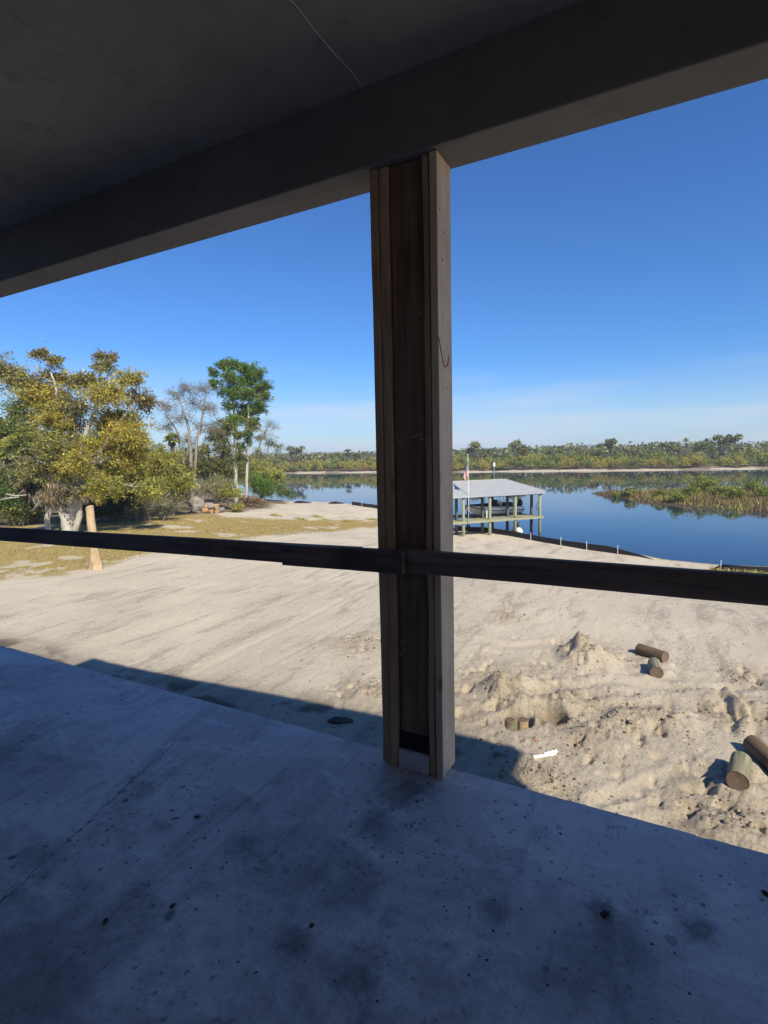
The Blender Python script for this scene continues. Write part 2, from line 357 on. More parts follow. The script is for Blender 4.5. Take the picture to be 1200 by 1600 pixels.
# water
m, t, b, o = mat_new('river_water'); k = NB(t)
b.inputs['Base Color'].default_value = (.006, .022, .052, 1); b.inputs['Roughness'].default_value = .02; b.inputs['IOR'].default_value = 1.333
b.inputs['Specular IOR Level'].default_value = .5
w1 = k.noise(.9, k.pos((1, 1, 1)), 3, .5); w2 = k.noise(.12, k.pos((1, 1, 1)), 3, .5)
k.bump(k.math('ADD', k.math('MULTIPLY', w1, .5), w2), .05, .12, b)
M['water'] = m

# ground
m, t, b, o = mat_new('sandy_ground'); k = NB(t)
geo = k.n('ShaderNodeNewGeometry'); P = geo.outputs['Position']
def gm(sx, sy):
    x = k.n('ShaderNodeMapping'); x.inputs['Scale'].default_value = (sx, sy, 1); k.l(P, x.inputs[0]); return x.outputs[0]
at = k.n('ShaderNodeAttribute', attribute_name='mask'); sx = k.n('ShaderNodeSeparateColor'); k.l(at.outputs['Color'], sx.inputs[0])
grass_m, dist_m, litter_m, mud_shade_m = sx.outputs[0], sx.outputs[1], sx.outputs[2], at.outputs['Alpha']
n_big = k.noise(.22, P, 5, .55); n_mid = k.noise(1.6, P, 6, .62); n_fine = k.noise(22, P, 7, .82); n_grit = k.noise(75, P, 4, .7)
c = k.mix(k.rng(n_big, .35, .65), (.525, .462, .358), (.60, .53, .415))
streak = k.noise(1.0, gm(1.15, .24), 8, .72, .6)
sj = k.math('ADD', streak, k.math('MULTIPLY', k.math('SUBTRACT', k.noise(1.0, gm(22, 7), 6, .85, .5), .5), .75))
c = k.mix(k.rng(sj, .545, .60, 0, .72), c, (.30, .265, .215))                  # damp grader streaks
c = k.mix(k.rng(n_mid, .54, .7, 0, .35), c, (.44, .375, .295))
c = k.mix(k.rng(n_fine, .55, .63, 0, .55), c, (.31, .26, .205))
c = k.mix(k.rng(n_grit, .60, .68, 0, .6), c, (.66, .59, .48))
dc = k.mix(k.rng(n_mid, .4, .62), (.50, .425, .315), (.36, .30, .22)); dc = k.mix(k.rng(n_fine, .50, .61, 0, .8), dc, (.17, .135, .10)); dp_ = k.math('ADD', k.noise(2.7, P, 6, .75, .4), k.math('MULTIPLY', k.math('SUBTRACT', n_fine, .5), .5)); dc = k.mix(k.rng(dp_, .55, .62, 0, .75), dc, (.20, .165, .135))
c = k.mix(k.math('MULTIPLY', dist_m, .8), c, dc)
lc = k.mix(k.rng(n_mid, .4, .62), (.20, .15, .095), (.10, .078, .05)); lc = k.mix(k.rng(n_fine, .5, .7, 0, .6), lc, (.26, .21, .15))
spk_ = k.noise(33, P, 3, .6, .4); spm = k.rng(k.noise(.8, P, 4, .65), .36, .6, .25, 1)
c = k.mix(k.math('MULTIPLY', k.rng(spk_, .62, .67), k.math('MULTIPLY', spm, .75)), c, (.17, .135, .10))
c = k.mix(k.math('MULTIPLY', k.rng(spk_, .36, .31), k.math('MULTIPLY', spm, .6)), c, (.68, .60, .49))
c = k.mix(litter_m, c, lc)
gc = k.mix(k.rng(n_mid, .36, .64), (.40, .30, .13), (.30, .255, .09)); gc = k.mix(k.rng(n_fine, .5, .7, 0, .6), gc, (.47, .37, .2))
gc = k.mix(k.rng(n_big, .5, .7, 0, .5), gc, (.34, .21, .10))
c = k.mix(grass_m, c, gc)
c = k.mix(mud_shade_m, c, (.075, .06, .045))
k.l(c, b.inputs['Base Color']); b.inputs['Roughness'].default_value = .97; b.inputs['Specular IOR Level'].default_value = .08
hh = k.math('ADD', k.math('MULTIPLY', n_fine, .6), k.math('MULTIPLY', n_grit, .25)); hh = k.math('ADD', hh, k.math('MULTIPLY', streak, .4))
k.bump(hh, 1.0, .05, b)
M['ground'] = m

# ------------------------------------------------------------------ terrain
WATER_Z = EYE[2]-8.2
near_shore = [(200, 20), (80, 30), (30, 37), (15, 42), (7.2, 43.2), (3.6, 42.6), (.2, 43.3), (-1.1, 44.4), (-4.9, 45.9), (-10.2, 49.2), (-19.6, 53.2),
              (-29, 62), (-38.8, 71.5), (-50.8, 76.8), (-58.3, 75.5), (-72, 80), (-100, 105), (-180, 150), (-700, 300)]
near_poly = np.array(near_shore + [(-3000, 300), (-3000, -3000), (3000, -3000), (3000, 20)], float)
far_shore = [(-700, 330), (-260, 205), (-158, 192.4), (-130, 199), (-105, 199.6), (-78, 198.5), (-52.5, 203.5), (-30, 206), (-8, 209.7), (12, 214), (31, 222), (90, 240), (3000, 400)]
far_poly = np.array(far_shore + [(3000, 3000), (-3000, 3000), (-3000, 330)], float)
island_poly = np.array([(-13.5, 105.5), (-9.5, 98.5), (-3.2, 88), (4.6, 81.5), (10.6, 75.5), (25, 66), (60, 58), (85, 90), (45, 118), (20, 122), (8, 117), (0, 111)], float)
def sdist(poly, x, y):
    x = np.asarray(x, float); y = np.asarray(y, float)
    d = np.full(x.shape, 1e18); ins = np.zeros(x.shape, bool); n = len(poly)
    for i in range(n):
        ax, ay = poly[i]; bx, by = poly[(i+1) % n]; ex, ey = bx-ax, by-ay
        tt = np.clip(((x-ax)*ex+(y-ay)*ey)/(ex*ex+ey*ey), 0, 1)
        d = np.minimum(d, (x-ax-tt*ex)**2+(y-ay-tt*ey)**2)
        cond = ((ay > y) != (by > y))
        with np.errstate(divide='ignore', invalid='ignore'): xi = (bx-ax)*(y-ay)/((by-ay) if by != ay else 1e-12)+ax
        ins ^= cond & (x < xi)
    return np.where(ins, np.sqrt(d), -np.sqrt(d))
def base_height(x, y, full=False):
    x = np.asarray(x, float); y = np.asarray(y, float)
    wob = 0.9*fbm(x*.12, y*.12, 5, 3)
    sn = sdist(near_poly, x, y)+wob*.2; sf = sdist(far_poly, x, y)+wob*3; si = sdist(island_poly, x, y)+wob*1.6
    H = np.where(sn > 0, 8.12-3.1*smooth(sn/27)+.5*smooth((-x-4)/10)*smooth(sn/15), 8.12+np.minimum(-sn*.3, 2.5))
    Hf = np.where(sf > 0, 8.35-.95*np.clip(sf/9, 0, 1)-.9*smooth((sf-9)/60), 8.35+np.minimum(-sf*.1, 2))
    Hi = np.where(si > 0, 8.3-.45*np.clip(si/3.5, 0, 1), 8.3+np.minimum(-si*.12, 2))
    z = EYE[2]-np.minimum(np.minimum(H, Hf), Hi)
    return (z, sn, sf, si) if full else z
def ground_px(px, py):
    """where the sight line through a point of the photograph meets the smooth terrain"""
    v = ray(px, py); tt = np.concatenate([np.arange(3, 130, .05), np.arange(130, 400, .5)])
    q = EYE[None]+v[None]*tt[:, None]; hz = base_height(q[:, 0], q[:, 1]); i = np.argmax(q[:, 2] < hz)
    return q[i]

MOUNDS = []   # x, y, radius, height
for px, py, R_, h_ in [(917, 1030, .75, .50), (905, 1022, .35, .18), (800, 1085, .62, .40), (770, 1078, .4, .2), (835, 1075, .35, .15), (806, 1126, .34, -.62), (862, 1118, .30, -.66),
                       (880, 1098, .40, .20), (985, 1125, .5, .14), (1110, 1090, .5, .14), (1180, 1115, .55, .15), (1170, 1250, .5, .12), (1150, 1300, .6, .14),
                       (560, 1000, .7, .07), (575, 1085, .5, .09), (840, 1215, .45, .10), (1050, 1120, .5, .1), (940, 1160, .5, .08)]:
    g = ground_px(px, py); MOUNDS.append((g[0], g[1], R_, h_))
for px, py, R_, h_ in [(1178, 1205, .22, .10), (1128, 1232, .22, .06), (1168, 1242, .2, .07), (1040, 1052, .25, .08), (1008, 1058, .22, .06), (1010, 1032, .25, .07), (1045, 1040, .2, .07)]:
    g = ground_px(px, py); MOUNDS.append((g[0], g[1], R_, h_))
DIST = []
for px, py, R_ in [(800, 1085, 1.7), (915, 1022, .95), (900, 1125, 1.5), (1000, 1125, .9), (1155, 1118, .8), (1165, 1290, 1.25), (560, 1005, .8), (575, 1080, .8),
                   (840, 1218, .7), (1180, 1060, .6), (785, 963, .5)]:
    g = ground_px(px, py); DIST.append((g[0], g[1], R_))
def pl(pts): return [ground_px(*p)[:2] for p in pts]
RUTS = [(pl([(720, 1120), (800, 1098), (870, 1076), (960, 1064), (1040, 1077), (1100, 1079), (1190, 1073)]), .16, .05),
        (pl([(880, 1135), (960, 1108), (1050, 1100), (1120, 1115), (1190, 1130)]), .2, .05),
        (pl([(1136, 1086), (1150, 1108), (1166, 1126), (1162, 1148)]), .10, -.09),
        (pl([(935, 1255), (1040, 1215), (1110, 1200)]), .12, .03), (pl([(900, 1300), (1010, 1290), (1150, 1268)]), .12, .03),
        (pl([(725, 1000), (800, 1010), (870, 1005)]), .2, .03)]
def polyline_d(pts, x, y):
    d = np.full(x.shape, 1e9); al = np.zeros(x.shape); L = 0
    for (ax, ay), (bx, by) in zip(pts[:-1], pts[1:]):
        ex, ey = bx-ax, by-ay; l2 = ex*ex+ey*ey; tt = np.clip(((x-ax)*ex+(y-ay)*ey)/l2, 0, 1)
        dd = np.hypot(x-ax-tt*ex, y-ay-tt*ey); w = dd < d; d = np.where(w, dd, d); al = np.where(w, L+tt*math.sqrt(l2), al); L += math.sqrt(l2)
    return d, al
def disturbed(x, y):
    m_ = np.zeros(np.shape(x))
    for mx, my, R_ in DIST: m_ = np.maximum(m_, np.exp(-((x-mx)**2+(y-my)**2)/(R_*R_)))
    return np.clip(m_*1.25, 0, 1)
def detail_height(x, y, sn):
    z = .05*fbm(x*.35, y*.35, 11, 3)*smooth(sn/4)
    near = (np.hypot(x, y) < 34) & (sn > .5)
    zz = np.zeros(x.shape); xs, ys = x[near], y[near]
    dm = disturbed(xs+.25*fbm(xs*1.2, ys*1.2, 3, 3), ys+.25*fbm(xs*1.2, ys*1.2, 4, 3))
    loc = .018*fbm(xs*1.1, ys*.5, 21, 4)+.006*fbm(xs*5, ys*5, 22, 3)
    rid = 1-np.abs(fbm(xs*1.9, ys*1.9, 31, 4)); lump = np.maximum(fbm(xs*6.5, ys*6.5, 33, 3), -.1)
    pits = np.maximum(fbm(xs*4.2, ys*4.2, 37, 4)-.22, 0)
    loc += dm*(.028*(rid-.75)+.010*lump+.040*np.maximum(fbm(xs*13, ys*13, 35, 3), -.15)-.40*pits)+np.clip(dm, .25, 1)*.016*fbm(xs*28, ys*28, 36, 2)
    loc += .010*fbm(xs*7, ys*7, 38, 3)-.05*np.maximum(fbm(xs*2.6, ys*5.2, 39, 4)-.3, 0)
    for mx, my, R_, h_ in MOUNDS:
        ang = np.arctan2(ys-my, xs-mx); rr = np.hypot(xs-mx, ys-my)*(1+.25*fbm(xs*1.7, ys*1.7, int(abs(mx*10)) % 50, 3))
        q = rr/R_
        if h_ > 0: loc += h_*.85*smooth(1.05-q*.85)*(1+.5*fbm(xs*4, ys*4, 41, 3))
        else: loc += h_*(1-smooth((q-.55)/.45))
    for pts, w, dep in RUTS:
        d, al = polyline_d(pts, xs, ys); d = d*(1+.3*fbm(xs*3, ys*3, 51, 2))
        prof = -dep*np.exp(-(d/w)**2)+.6*dep*np.exp(-((d-1.7*w)/(.6*w))**2)
        loc += prof*(.6+.8*vnoise(xs*1.3, ys*1.3, 61))
    for tx, w, dep in TRACKS:                                                      # faint wheel and grader lines running to the river
        q = np.abs(xs-tx-.25*np.sin(ys*.13+tx)-.12*fbm(ys*.3, ys*0+tx, 77, 2)); fade = smooth((vnoise(ys*.25, xs*0+tx*3, 78)-.35)/.3)
        loc += fade*(-dep*np.exp(-(q/w)**2)+.7*dep*np.exp(-((q-1.8*w)/(.6*w))**2))
    d, al = polyline_d(TREAD, xs, ys)
    loc += np.where(d < .17, .028*(np.sin((al+d*.5)*2*math.pi/.135) > .1), 0)*smooth((al-.05)/.2)
    zz[near] = loc
    return z+zz, dm, near
TRACKS = [(-14.5, .10, .012), (-12.7, .12, .014), (-11.6, .08, .010), (-10.2, .12, .012), (-8.5, .10, .010), (-6.1, .12, .010), (1.6, .10, .010)]
TREAD = pl([(1012, 1082), (1050, 1078), (1095, 1079)])
def height(x, y):
    x = np.atleast_1d(np.asarray(x, float)); y = np.atleast_1d(np.asarray(y, float))
    z, sn, sf, si = base_height(x, y, True); dz, _, _ = detail_height(x, y, sn); return z+dz
def hz(x, y): return float(height(x, y)[0])

# grass and litter regions (outlined on the ground)
grass_poly = np.array(pl([(-60, 912), (60, 898), (150, 891), (232, 868), (330, 853), (480, 834), (560, 824), (640, 818), (640, 806), (560, 811), (480, 813), (420, 810), (350, 808), (335, 803), (250, 808), (150, 818), (0, 822), (-80, 822)]))
litter_poly = np.array(pl([(-80, 824), (0, 824), (150, 820), (250, 810), (330, 804), (400, 799), (440, 788), (455, 784)]) + [(-58, 76), (-75, 82), (-180, 150), (-300, 120), (-120, 30)])
va = math.atan2(CF[1], CF[0])
th = np.concatenate([np.arange(-.78, .78, .0026), np.linspace(.78, 2*math.pi-.78, 74)[1:-1]])
rad = np.concatenate([np.geomspace(.3, 6, 14)[:-1], np.exp(np.arange(math.log(6), math.log(112), .0054)), np.geomspace(113, 1500, 54)])
TT, RR = np.meshgrid(va-th, rad); X = RR*np.cos(TT); Y = RR*np.sin(TT); xs, ys = X.ravel(), Y.ravel()
z, sn, sf, si = base_height(xs, ys, True); dz, dm, nearm = detail_height(xs, ys, sn)
Z = z+dz
mask = np.zeros((len(xs), 4), np.float32)
wx, wy = 1.6*fbm(xs*.35, ys*.35, 71, 4), 1.6*fbm(xs*.35, ys*.35, 72, 4)
sel = (np.hypot(xs, ys) < 260)
gs = sdist(grass_poly, xs[sel]+wx[sel], ys[sel]+wy[sel]); patch = fbm(xs[sel]*.5, ys[sel]*.5, 75, 4)
mask[sel, 0] = smooth((gs+.2)/1.2)*np.clip(1.0-1.6*np.maximum(patch-.36, 0)/.2, .25, 1)
ls = sdist(litter_poly, xs[sel]+wx[sel], ys[sel]+wy[sel]); mask[sel, 2] = smooth((ls+.3)/1.5)*.95
mask[sf > 7, 2] = 1
mask[nearm, 1] = dm
mud = np.zeros(len(xs)); mud = np.maximum(mud, smooth((si+4)/3)); mud = np.maximum(mud, ((sn < .3) & (sf < -20))*.6)
mud = np.maximum(mud, np.where((sf > -30) & (sf < 0), .75, 0)); mud = np.maximum(mud, (sf > 0)*np.clip(1-sf/1.6, 0, 1)*.8)
strip = smooth((9.4-ys)/1.2)*smooth((-1.6-xs)/.8)*(ys > 3)  # mottled dark soil that also paints the house shadow into the ground colour
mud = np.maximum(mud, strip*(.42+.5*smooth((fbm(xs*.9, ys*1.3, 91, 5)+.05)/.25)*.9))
for mx, my, R_, h_ in MOUNDS:
    if h_ < -.3: mud = np.maximum(mud, .75*np.exp(-((xs-mx)**2+(ys-my)**2)/(R_*R_*.6)))  # pit hollows darkened towards their centres
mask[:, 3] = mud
nT, nR = len(th), len(rad)
i0 = (np.arange(nR-1)[:, None]*nT+np.arange(nT)[None]).ravel(); nxt = (np.arange(nR-1)[:, None]*nT+(np.arange(nT)[None]+1) % nT).ravel()
F = np.stack([i0, i0+nT, nxt+nT, nxt], 1)
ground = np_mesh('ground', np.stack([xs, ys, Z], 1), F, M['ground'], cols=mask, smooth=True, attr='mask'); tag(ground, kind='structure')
ground['label'] = 'pale graded sandy yard sloping down to the river with dry grass patches'

wm = MB(); wm.add([(-900, 10, WATER_Z), (400, 10, WATER_Z), (400, 330, WATER_Z), (-900, 420, WATER_Z)], [(0, 1, 2, 3)])
water = wm.build('water', M['water']); tag(water, 'calm blue river reflecting the far tree line', kind='structure')

# ------------------------------------------------------------------ the house (concrete shell)
SLAB_Y = 2.341
GZ = EYE[2]-5.0
house = empty('house', (0, 0, 0), 0, 'raised bare concrete house shell with deep beam over an open terrace', 'house')
b_ = MB(); NS = 420; vs_ = []; fs = []; R0 = random.Random(4)
for i in range(NS+1):
    x_ = -8+17*i/NS; ch = .003*math.sin(x_*2.1)+.0025*(R0.random()-.5)-(R0.random() < .07)*R0.uniform(.004, .016); cz_ = -.008-(R0.random() < .07)*R0.uniform(.003, .012)
    vs_ += [(x_, -6, -.32), (x_, SLAB_Y, -.32), (x_, SLAB_Y+ch, cz_), (x_, SLAB_Y+ch-.010, 0), (x_, -6, 0)]
for i in range(NS):
    for q in range(5): fs.append((i*5+q, i*5+5+q, i*5+5+(q+1) % 5, i*5+(q+1) % 5))
fs += [tuple(range(5)), tuple(NS*5+4-q for q in range(5))]
b_.add(vs_, fs); so = b_.build('terrace_slab', M['slab'], house)
import bmesh as _bm
bm_ = _bm.new(); bm_.from_mesh(so.data); _bm.ops.recalc_face_normals(bm_, faces=bm_.faces); bm_.to_mesh(so.data); bm_.free()
b_ = MB(); b_.span((-5.0, -6, 3.16), (6.45, 2.42, 3.42)); b_.build('ceiling', M['ceiling'], house)
b_ = MB(); b_.span((-4.997, 2.20, 2.83), (6.447, 2.417, 3.21)); b_.build('beam', M['beam'], house, bevel=.008)
b_ = MB(); b_.span((-8, -6.2, -.32), (9, -6.003, 3.158)); b_.build('rear_wall', M['block'], house)
b_ = MB(); b_.span((-5.0, -6, 3.423), (6.45, 2.30, 5.86)); b_.build('upper_storey', M['block'], house)
b_ = MB(); b_.span((-5.0, -6.6, 5.863), (6.45, 3.02, 6.06)); b_.build('roof', M['beam'], house)
for x0_, x1_ in ((-8.0, -7.8), (8.8, 9.0)):  # unseen walls added at both ends to darken the beam and interior
    b_ = MB(); b_.span((x0_, -6, .003), (x1_, 1.9, 3.0)); b_.build('added_end_wall', M['block'], house)
for cx in (-7, -1.06, 4.5, 8.5):
    for cy in (-5, 1.7):
        b_ = MB(); b_.span((cx-.2, cy-.2, GZ-.6), (cx+.2, cy+.2, -.323)); b_.build('column', M['block'], house, bevel=.01)
b_ = MB(); b_.span((-8, -6.2, GZ-.5), (9, -6.003, -.323)); b_.build('lower_wall', M['block'], house)
pts = [(-1.228+.006*math.sin(i*1.9)+.004*math.sin(i*.7), 2.197-i*.12, 3.1585) for i in range(40)]
jm = MB()
for (a, c2) in zip(pts[:-1], pts[1:]):
    w = .0045+.002*random.random(); jm.add([(a[0]-w, a[1], a[2]), (a[0]+w, a[1], a[2]), (c2[0]+w, c2[1], c2[2]), (c2[0]-w, c2[1], c2[2]), (a[0], a[1], a[2]-.004), (c2[0], c2[1], c2[2]-.004)], [(0, 4, 5, 3), (4, 1, 2, 5)])
jm.build('joint_bead', M['joint'], house)

# ------------------------------------------------------------------ timber post
PT = 2.826
post = empty('timber_post', (-1.055, 2.30, 0), 0, 'tall boxed timber post between concrete terrace floor and beam', 'post')
def ploc(lo, hi): o_ = np.array([-1.055, 2.30, 0]); return np.array(lo)-o_, np.array(hi)-o_
def pbox(name, lo, hi, mat, bevel=.003, wob=0, seg=14):
    lo, hi = ploc(lo, hi)
    if not wob:
        b_ = MB(); b_.span(lo, hi); return b_.build(name, mat, post, bevel=bevel)
    b_ = MB(); vs_ = []; fs = []
    for i in range(seg+1):
        z_ = lo[2]+(hi[2]-lo[2])*i/seg; d1 = wob*(random.random()-.5); d2 = wob*(random.random()-.5); d3 = wob*(random.random()-.5)
        vs_ += [(lo[0]+d1, lo[1]+d3, z_), (hi[0]+d2, lo[1]+d3, z_), (hi[0]+d2, hi[1], z_), (lo[0]+d1, hi[1], z_)]
    for i in range(seg):
        for q in range(4): a = i*4+q; b2 = i*4+(q+1) % 4; fs.append((a, b2, b2+4, a+4))
    fs += [(3, 2, 1, 0), tuple(seg*4+q for q in range(4))]
    b_.add(vs_, fs); return b_.build(name, mat, post, bevel=bevel)
core = pbox('core_timber', (-1.128, 2.247, .185), (-.968, 2.385, PT), M['dark_timber'], wob=.002)
pbox('board', (-1.219, 2.225, .012), (-1.180, 2.389, PT), M['pine'], wob=.003)
pbox('board', (-1.177, 2.231, .004), (-1.133, 2.386, PT), M['pine'], wob=.006)
pbox('board', (-.964, 2.229, .004), (-.936, 2.386, PT), M['pine'], wob=.007)
fb = pbox('board', (-.928, 2.224, .002), (-.893, 2.389, PT), M['pine_pale'], wob=.0015)
fb['label'] = 'pale outer board with a red crayon curve'
pbox('membrane', (-1.131, 2.240, .098), (-.967, 2.380, .184), M['membrane'])
pbox('base_plate', (-1.130, 2.2225, .002), (-.968, 2.375, .096), M['plate'])
o_ = np.array([-1.055, 2.30, 0])
def mark(parent, pts, r_, mat, name):
    b_ = MB(); b_.tube([np.array(p)-o_ for p in pts], r_, 4); return b_.build(name, mat, parent)
for q in range(16):                                                    # short chalky nail scrapes down the core
    side = random.choice((-1.115, -.985)); zz = random.choice((2.28, 2.2, 2.12, 1.62, 1.58, 1.66, .62))+random.uniform(-.05, .05); xx = side+random.uniform(-.012, .012)
    mark(core, [(xx, 2.2455, zz), (xx+random.uniform(.006, .018), 2.2455, zz+random.uniform(-.004, .012))], .0017, M['chalk'], 'chalk_scrape')
mark(core, [(-1.115, 2.2455, 2.672), (-1.06, 2.2455, 2.682), (-1.0, 2.2455, 2.694)], .0025, M['rail_pale'], 'pencil_line')
mark(core, [(-1.12, 2.2455, .575), (-1.05, 2.2455, .57), (-.98, 2.2455, .562)], .002, M['rail_pale'], 'pencil_line')
mark(core, [(-1.04, 2.2455, 1.628), (-1.01, 2.2455, 1.64), (-.985, 2.2455, 1.645)], .0018, M['chalk'], 'chalk_scrape')
cv = [(-.8925, 2.225+.12*s, 2.06-.13*math.sin(min(1, s*1.25)*math.pi*.62)+.02*s) for s in np.linspace(0, 1, 14)]
mark(fb, cv, .0028, M['crayon'], 'crayon_curve')
mark(fb, [(-.8925, 2.35, 2.00), (-.8925, 2.335, 1.97), (-.8925, 2.32, 1.955)], .0022, M['crayon'], 'crayon_curve')
for yy, zz in [(2.25, 2.6), (2.30, 2.52), (2.27, 1.85), (2.32, 1.85), (2.26, 1.0), (2.34, 1.02), (2.27, .16), (2.33, .17), (2.28, 2.4), (2.34, .62)]:
    b_ = MB(); b_.tube([np.array((-.8935, yy, zz))-o_, np.array((-.8918, yy, zz))-o_], .0042, 8); b_.build('nail_head', M['nail'], fb)

# ------------------------------------------------------------------ rail boards nailed to the post
def rail(x0, x1, zt0, zt1, h, y0, y1, label, mat):
    cx = (x0+x1)/2; cz = (zt0+zt1)/2-h/2; b_ = MB(); n = 12; vs_ = []; fs = []
    for i in range(n+1):
        x_ = x0+(x1-x0)*i/n-cx; zt = zt0+(zt1-zt0)*i/n-cz; w = .0025*(random.random()-.5)
        vs_ += [(x_, y0-2.2, zt-h+w), (x_, y1-2.2, zt-h+w), (x_, y1-2.2, zt+w), (x_, y0-2.2, zt+w)]
    for i in range(n):
        for q in range(4): a = i*4+q; b2 = i*4+(q+1) % 4; fs.append((a, a+4, b2+4, b2))
    fs += [(0, 1, 2, 3), (n*4+3, n*4+2, n*4+1, n*4)]
    b_.add(vs_, fs); o = b_.build('rail_board', mat, bevel=.003); o.location = (cx, 2.2, cz)
    return tag(o, label, 'rail', 'timber rails across the terrace opening')
rail(-6.2, -1.30, 1.034, 1.108, .103, 2.185, 2.2205, 'long dark rail board running left to the frame edge past the stump', M['rail'])
rail(-1.748, -1.051, 1.104, 1.116, .109, 2.145, 2.1825, 'short lapped rail board ending on the left half of the post', M['rail'])
rail(-1.045, -.845, 1.115, 1.1155, .107, 2.1855, 2.2225, 'stub', M['rail_pale']) if False else None
r2 = rail(-1.046, 2.4, 1.115, 1.1165, .106, 2.183, 2.2205, 'dark rail board starting on the right half of the post and running right', M['rail'])
for q in range(3):
    b_ = MB(); b_.tube([(-1.046+.03*q+.012-.677, -.0195, .045-.03*q), (-1.046+.03*q+.02-.677, -.0195, .02-.03*q)], .002, 4); b_.build('split_mark', M['rail_pale'], r2)

# ------------------------------------------------------------------ small litter on the slab
def blob(name, loc, size, mat, seed, flat=.5, sub=1, squash=None):
    import bmesh
    bm = bmesh.new(); bmesh.ops.create_icosphere(bm, subdivisions=sub, radius=1.0); r_ = random.Random(seed)
    for v_ in bm.verts:
        s = 1+.35*(r_.random()-.5); v_.co = Vector((v_.co.x*s*size[0], v_.co.y*s*size[1], v_.co.z*s*size[2]))
    me = bpy.data.meshes.new(name); bm.to_mesh(me); bm.free(); me.materials.append(mat)
    o = link(bpy.data.objects.new(name, me)); o.location = tuple(loc); o.rotation_euler = (0, 0, r_.uniform(0, 3)); return o
chips = [((945, 1430), .016, 'curled dark wood chip in a brown stain on the slab, right of centre'), ((1197, 1398), .013, 'dark chip at the right frame edge of the slab'),
         ((668, 1219), .011, 'white mortar crumb at the foot of the post'), ((876, 1303), .006, 'small dark crumb on the slab toward its outer edge'),
         ((308, 1277), .010, 'dark clump with crumbs on the left part of the slab'), ((270, 1416), .009, 'small black clod on the slab under a long crack'),
         ((165, 1440), .011, 'black clod lowest at the left of the slab'), ((487, 1447), .010, 'dark clod on the scraped patch below the post')]
for i, ((px, py), s, lab) in enumerate(chips):
    p = on_level(px, py, 0); o = blob('mortar_crumb' if i == 2 else 'dirt_clod', (p[0], p[1], s*.3), (s*1.3, s*.8, s*.5), M['joint'] if i == 2 else M['clod'], i)
    tag(o, lab, 'crumb' if i == 2 else 'clod')
V = []; Fc = []; C = []
tet = np.array([(1, 0, -.3), (-.5, .87, -.3), (-.5, -.87, -.3), (0, 0, .6)])
for i in range(700):
    cxy = (rng.uniform(-2.6, 1.2), rng.uniform(.35, 2.3))
    if i > 350: cxy = (-.75+rng.normal()*.5, 1.7+rng.normal()*.45)
    if cxy[1] > 2.3: continue
    s = .0015+.004*rng.random()**3; a = rng.uniform(0, 6.28); R2 = np.array([[math.cos(a), -math.sin(a), 0], [math.sin(a), math.cos(a), 0], [0, 0, 1]])
    n = len(V)*1; base = len(V)
    for q in tet: p = R2@(q*s*np.array([rng.uniform(.6, 1.8), 1, 1])); V.append((p[0]+cxy[0], p[1]+cxy[1], p[2]+s*.3))
    Fc += [(base, base+1, base+3), (base+1, base+2, base+3), (base+2, base, base+3)]
    col = (.05, .045, .04) if rng.random() < .8 else (.5, .49, .46); C += [col]*4
tag(np_mesh('grit', np.array(V), np.array(Fc), M['grit'], cols=np.array(C)), 'fine dirt crumbs scattered over the terrace slab', 'grit', kind='stuff')

# ------------------------------------------------------------------ clods and shell bits on the sand
ico_v = []; 
oct_v = np.array([(1, 0, 0), (-1, 0, 0), (0, 1, 0), (0, -1, 0), (0, 0, 1), (0, 0, -1)], float)
oct_f = np.array([(0, 2, 4), (2, 1, 4), (1, 3, 4), (3, 0, 4), (2, 0, 5), (1, 2, 5), (3, 1, 5), (0, 3, 5)])
P_, S_, C_ = [], [], []
tries = 0
while len(P_) < 8000 and tries < 60000:
    tries += 1
    if tries % 3 == 0:
        q = on_level(rng.uniform(0, 1250), rng.uniform(860, 1340), GZ); x_, y_ = q[0], q[1]; keep = rng.random() < .4
    else:
        dx = DIST[rng.integers(len(DIST))]; x_, y_ = dx[0]+rng.normal()*dx[2]*.6, dx[1]+rng.normal()*dx[2]*.6; keep = vnoise(x_*1.5, y_*1.5, 81) > .38
    if not keep or y_ < 5.5: continue
    P_.append((x_, y_)); s = .004+.026*rng.random()**6; S_.append(s)
    C_.append([(.30, .25, .185), (.22, .175, .13), (.36, .30, .23), (.13, .105, .085)][rng.integers(4)] if rng.random() < .975 else (.62, .6, .54))
P_ = np.array(P_); S_ = np.array(S_); hz_ = height(P_[:, 0], P_[:, 1])
n = len(P_); jit = rng.uniform(.6, 1.4, (n, 6, 3)); V = oct_v[None]*jit*S_[:, None, None]*np.array([1.2, 1.2, .8]); a = rng.uniform(0, 6.28, n)
ca, sa = np.cos(a)[:, None], np.sin(a)[:, None]; vx = V[:, :, 0]*ca-V[:, :, 1]*sa; vy = V[:, :, 0]*sa+V[:, :, 1]*ca
V = np.stack([vx+P_[:, 0, None], vy+P_[:, 1, None], V[:, :, 2]+(hz_+S_*.15)[:, None]], 2).reshape(-1, 3)
Fc = (oct_f[None]+(np.arange(n)*6)[:, None, None]).reshape(-1, 3)
tag(np_mesh('sand_clods', V, Fc, M['grit'], cols=np.repeat(np.array(C_), 6, 0)), 'loose sand clods and pale shell bits over the churned ground', 'clods', kind='stuff')

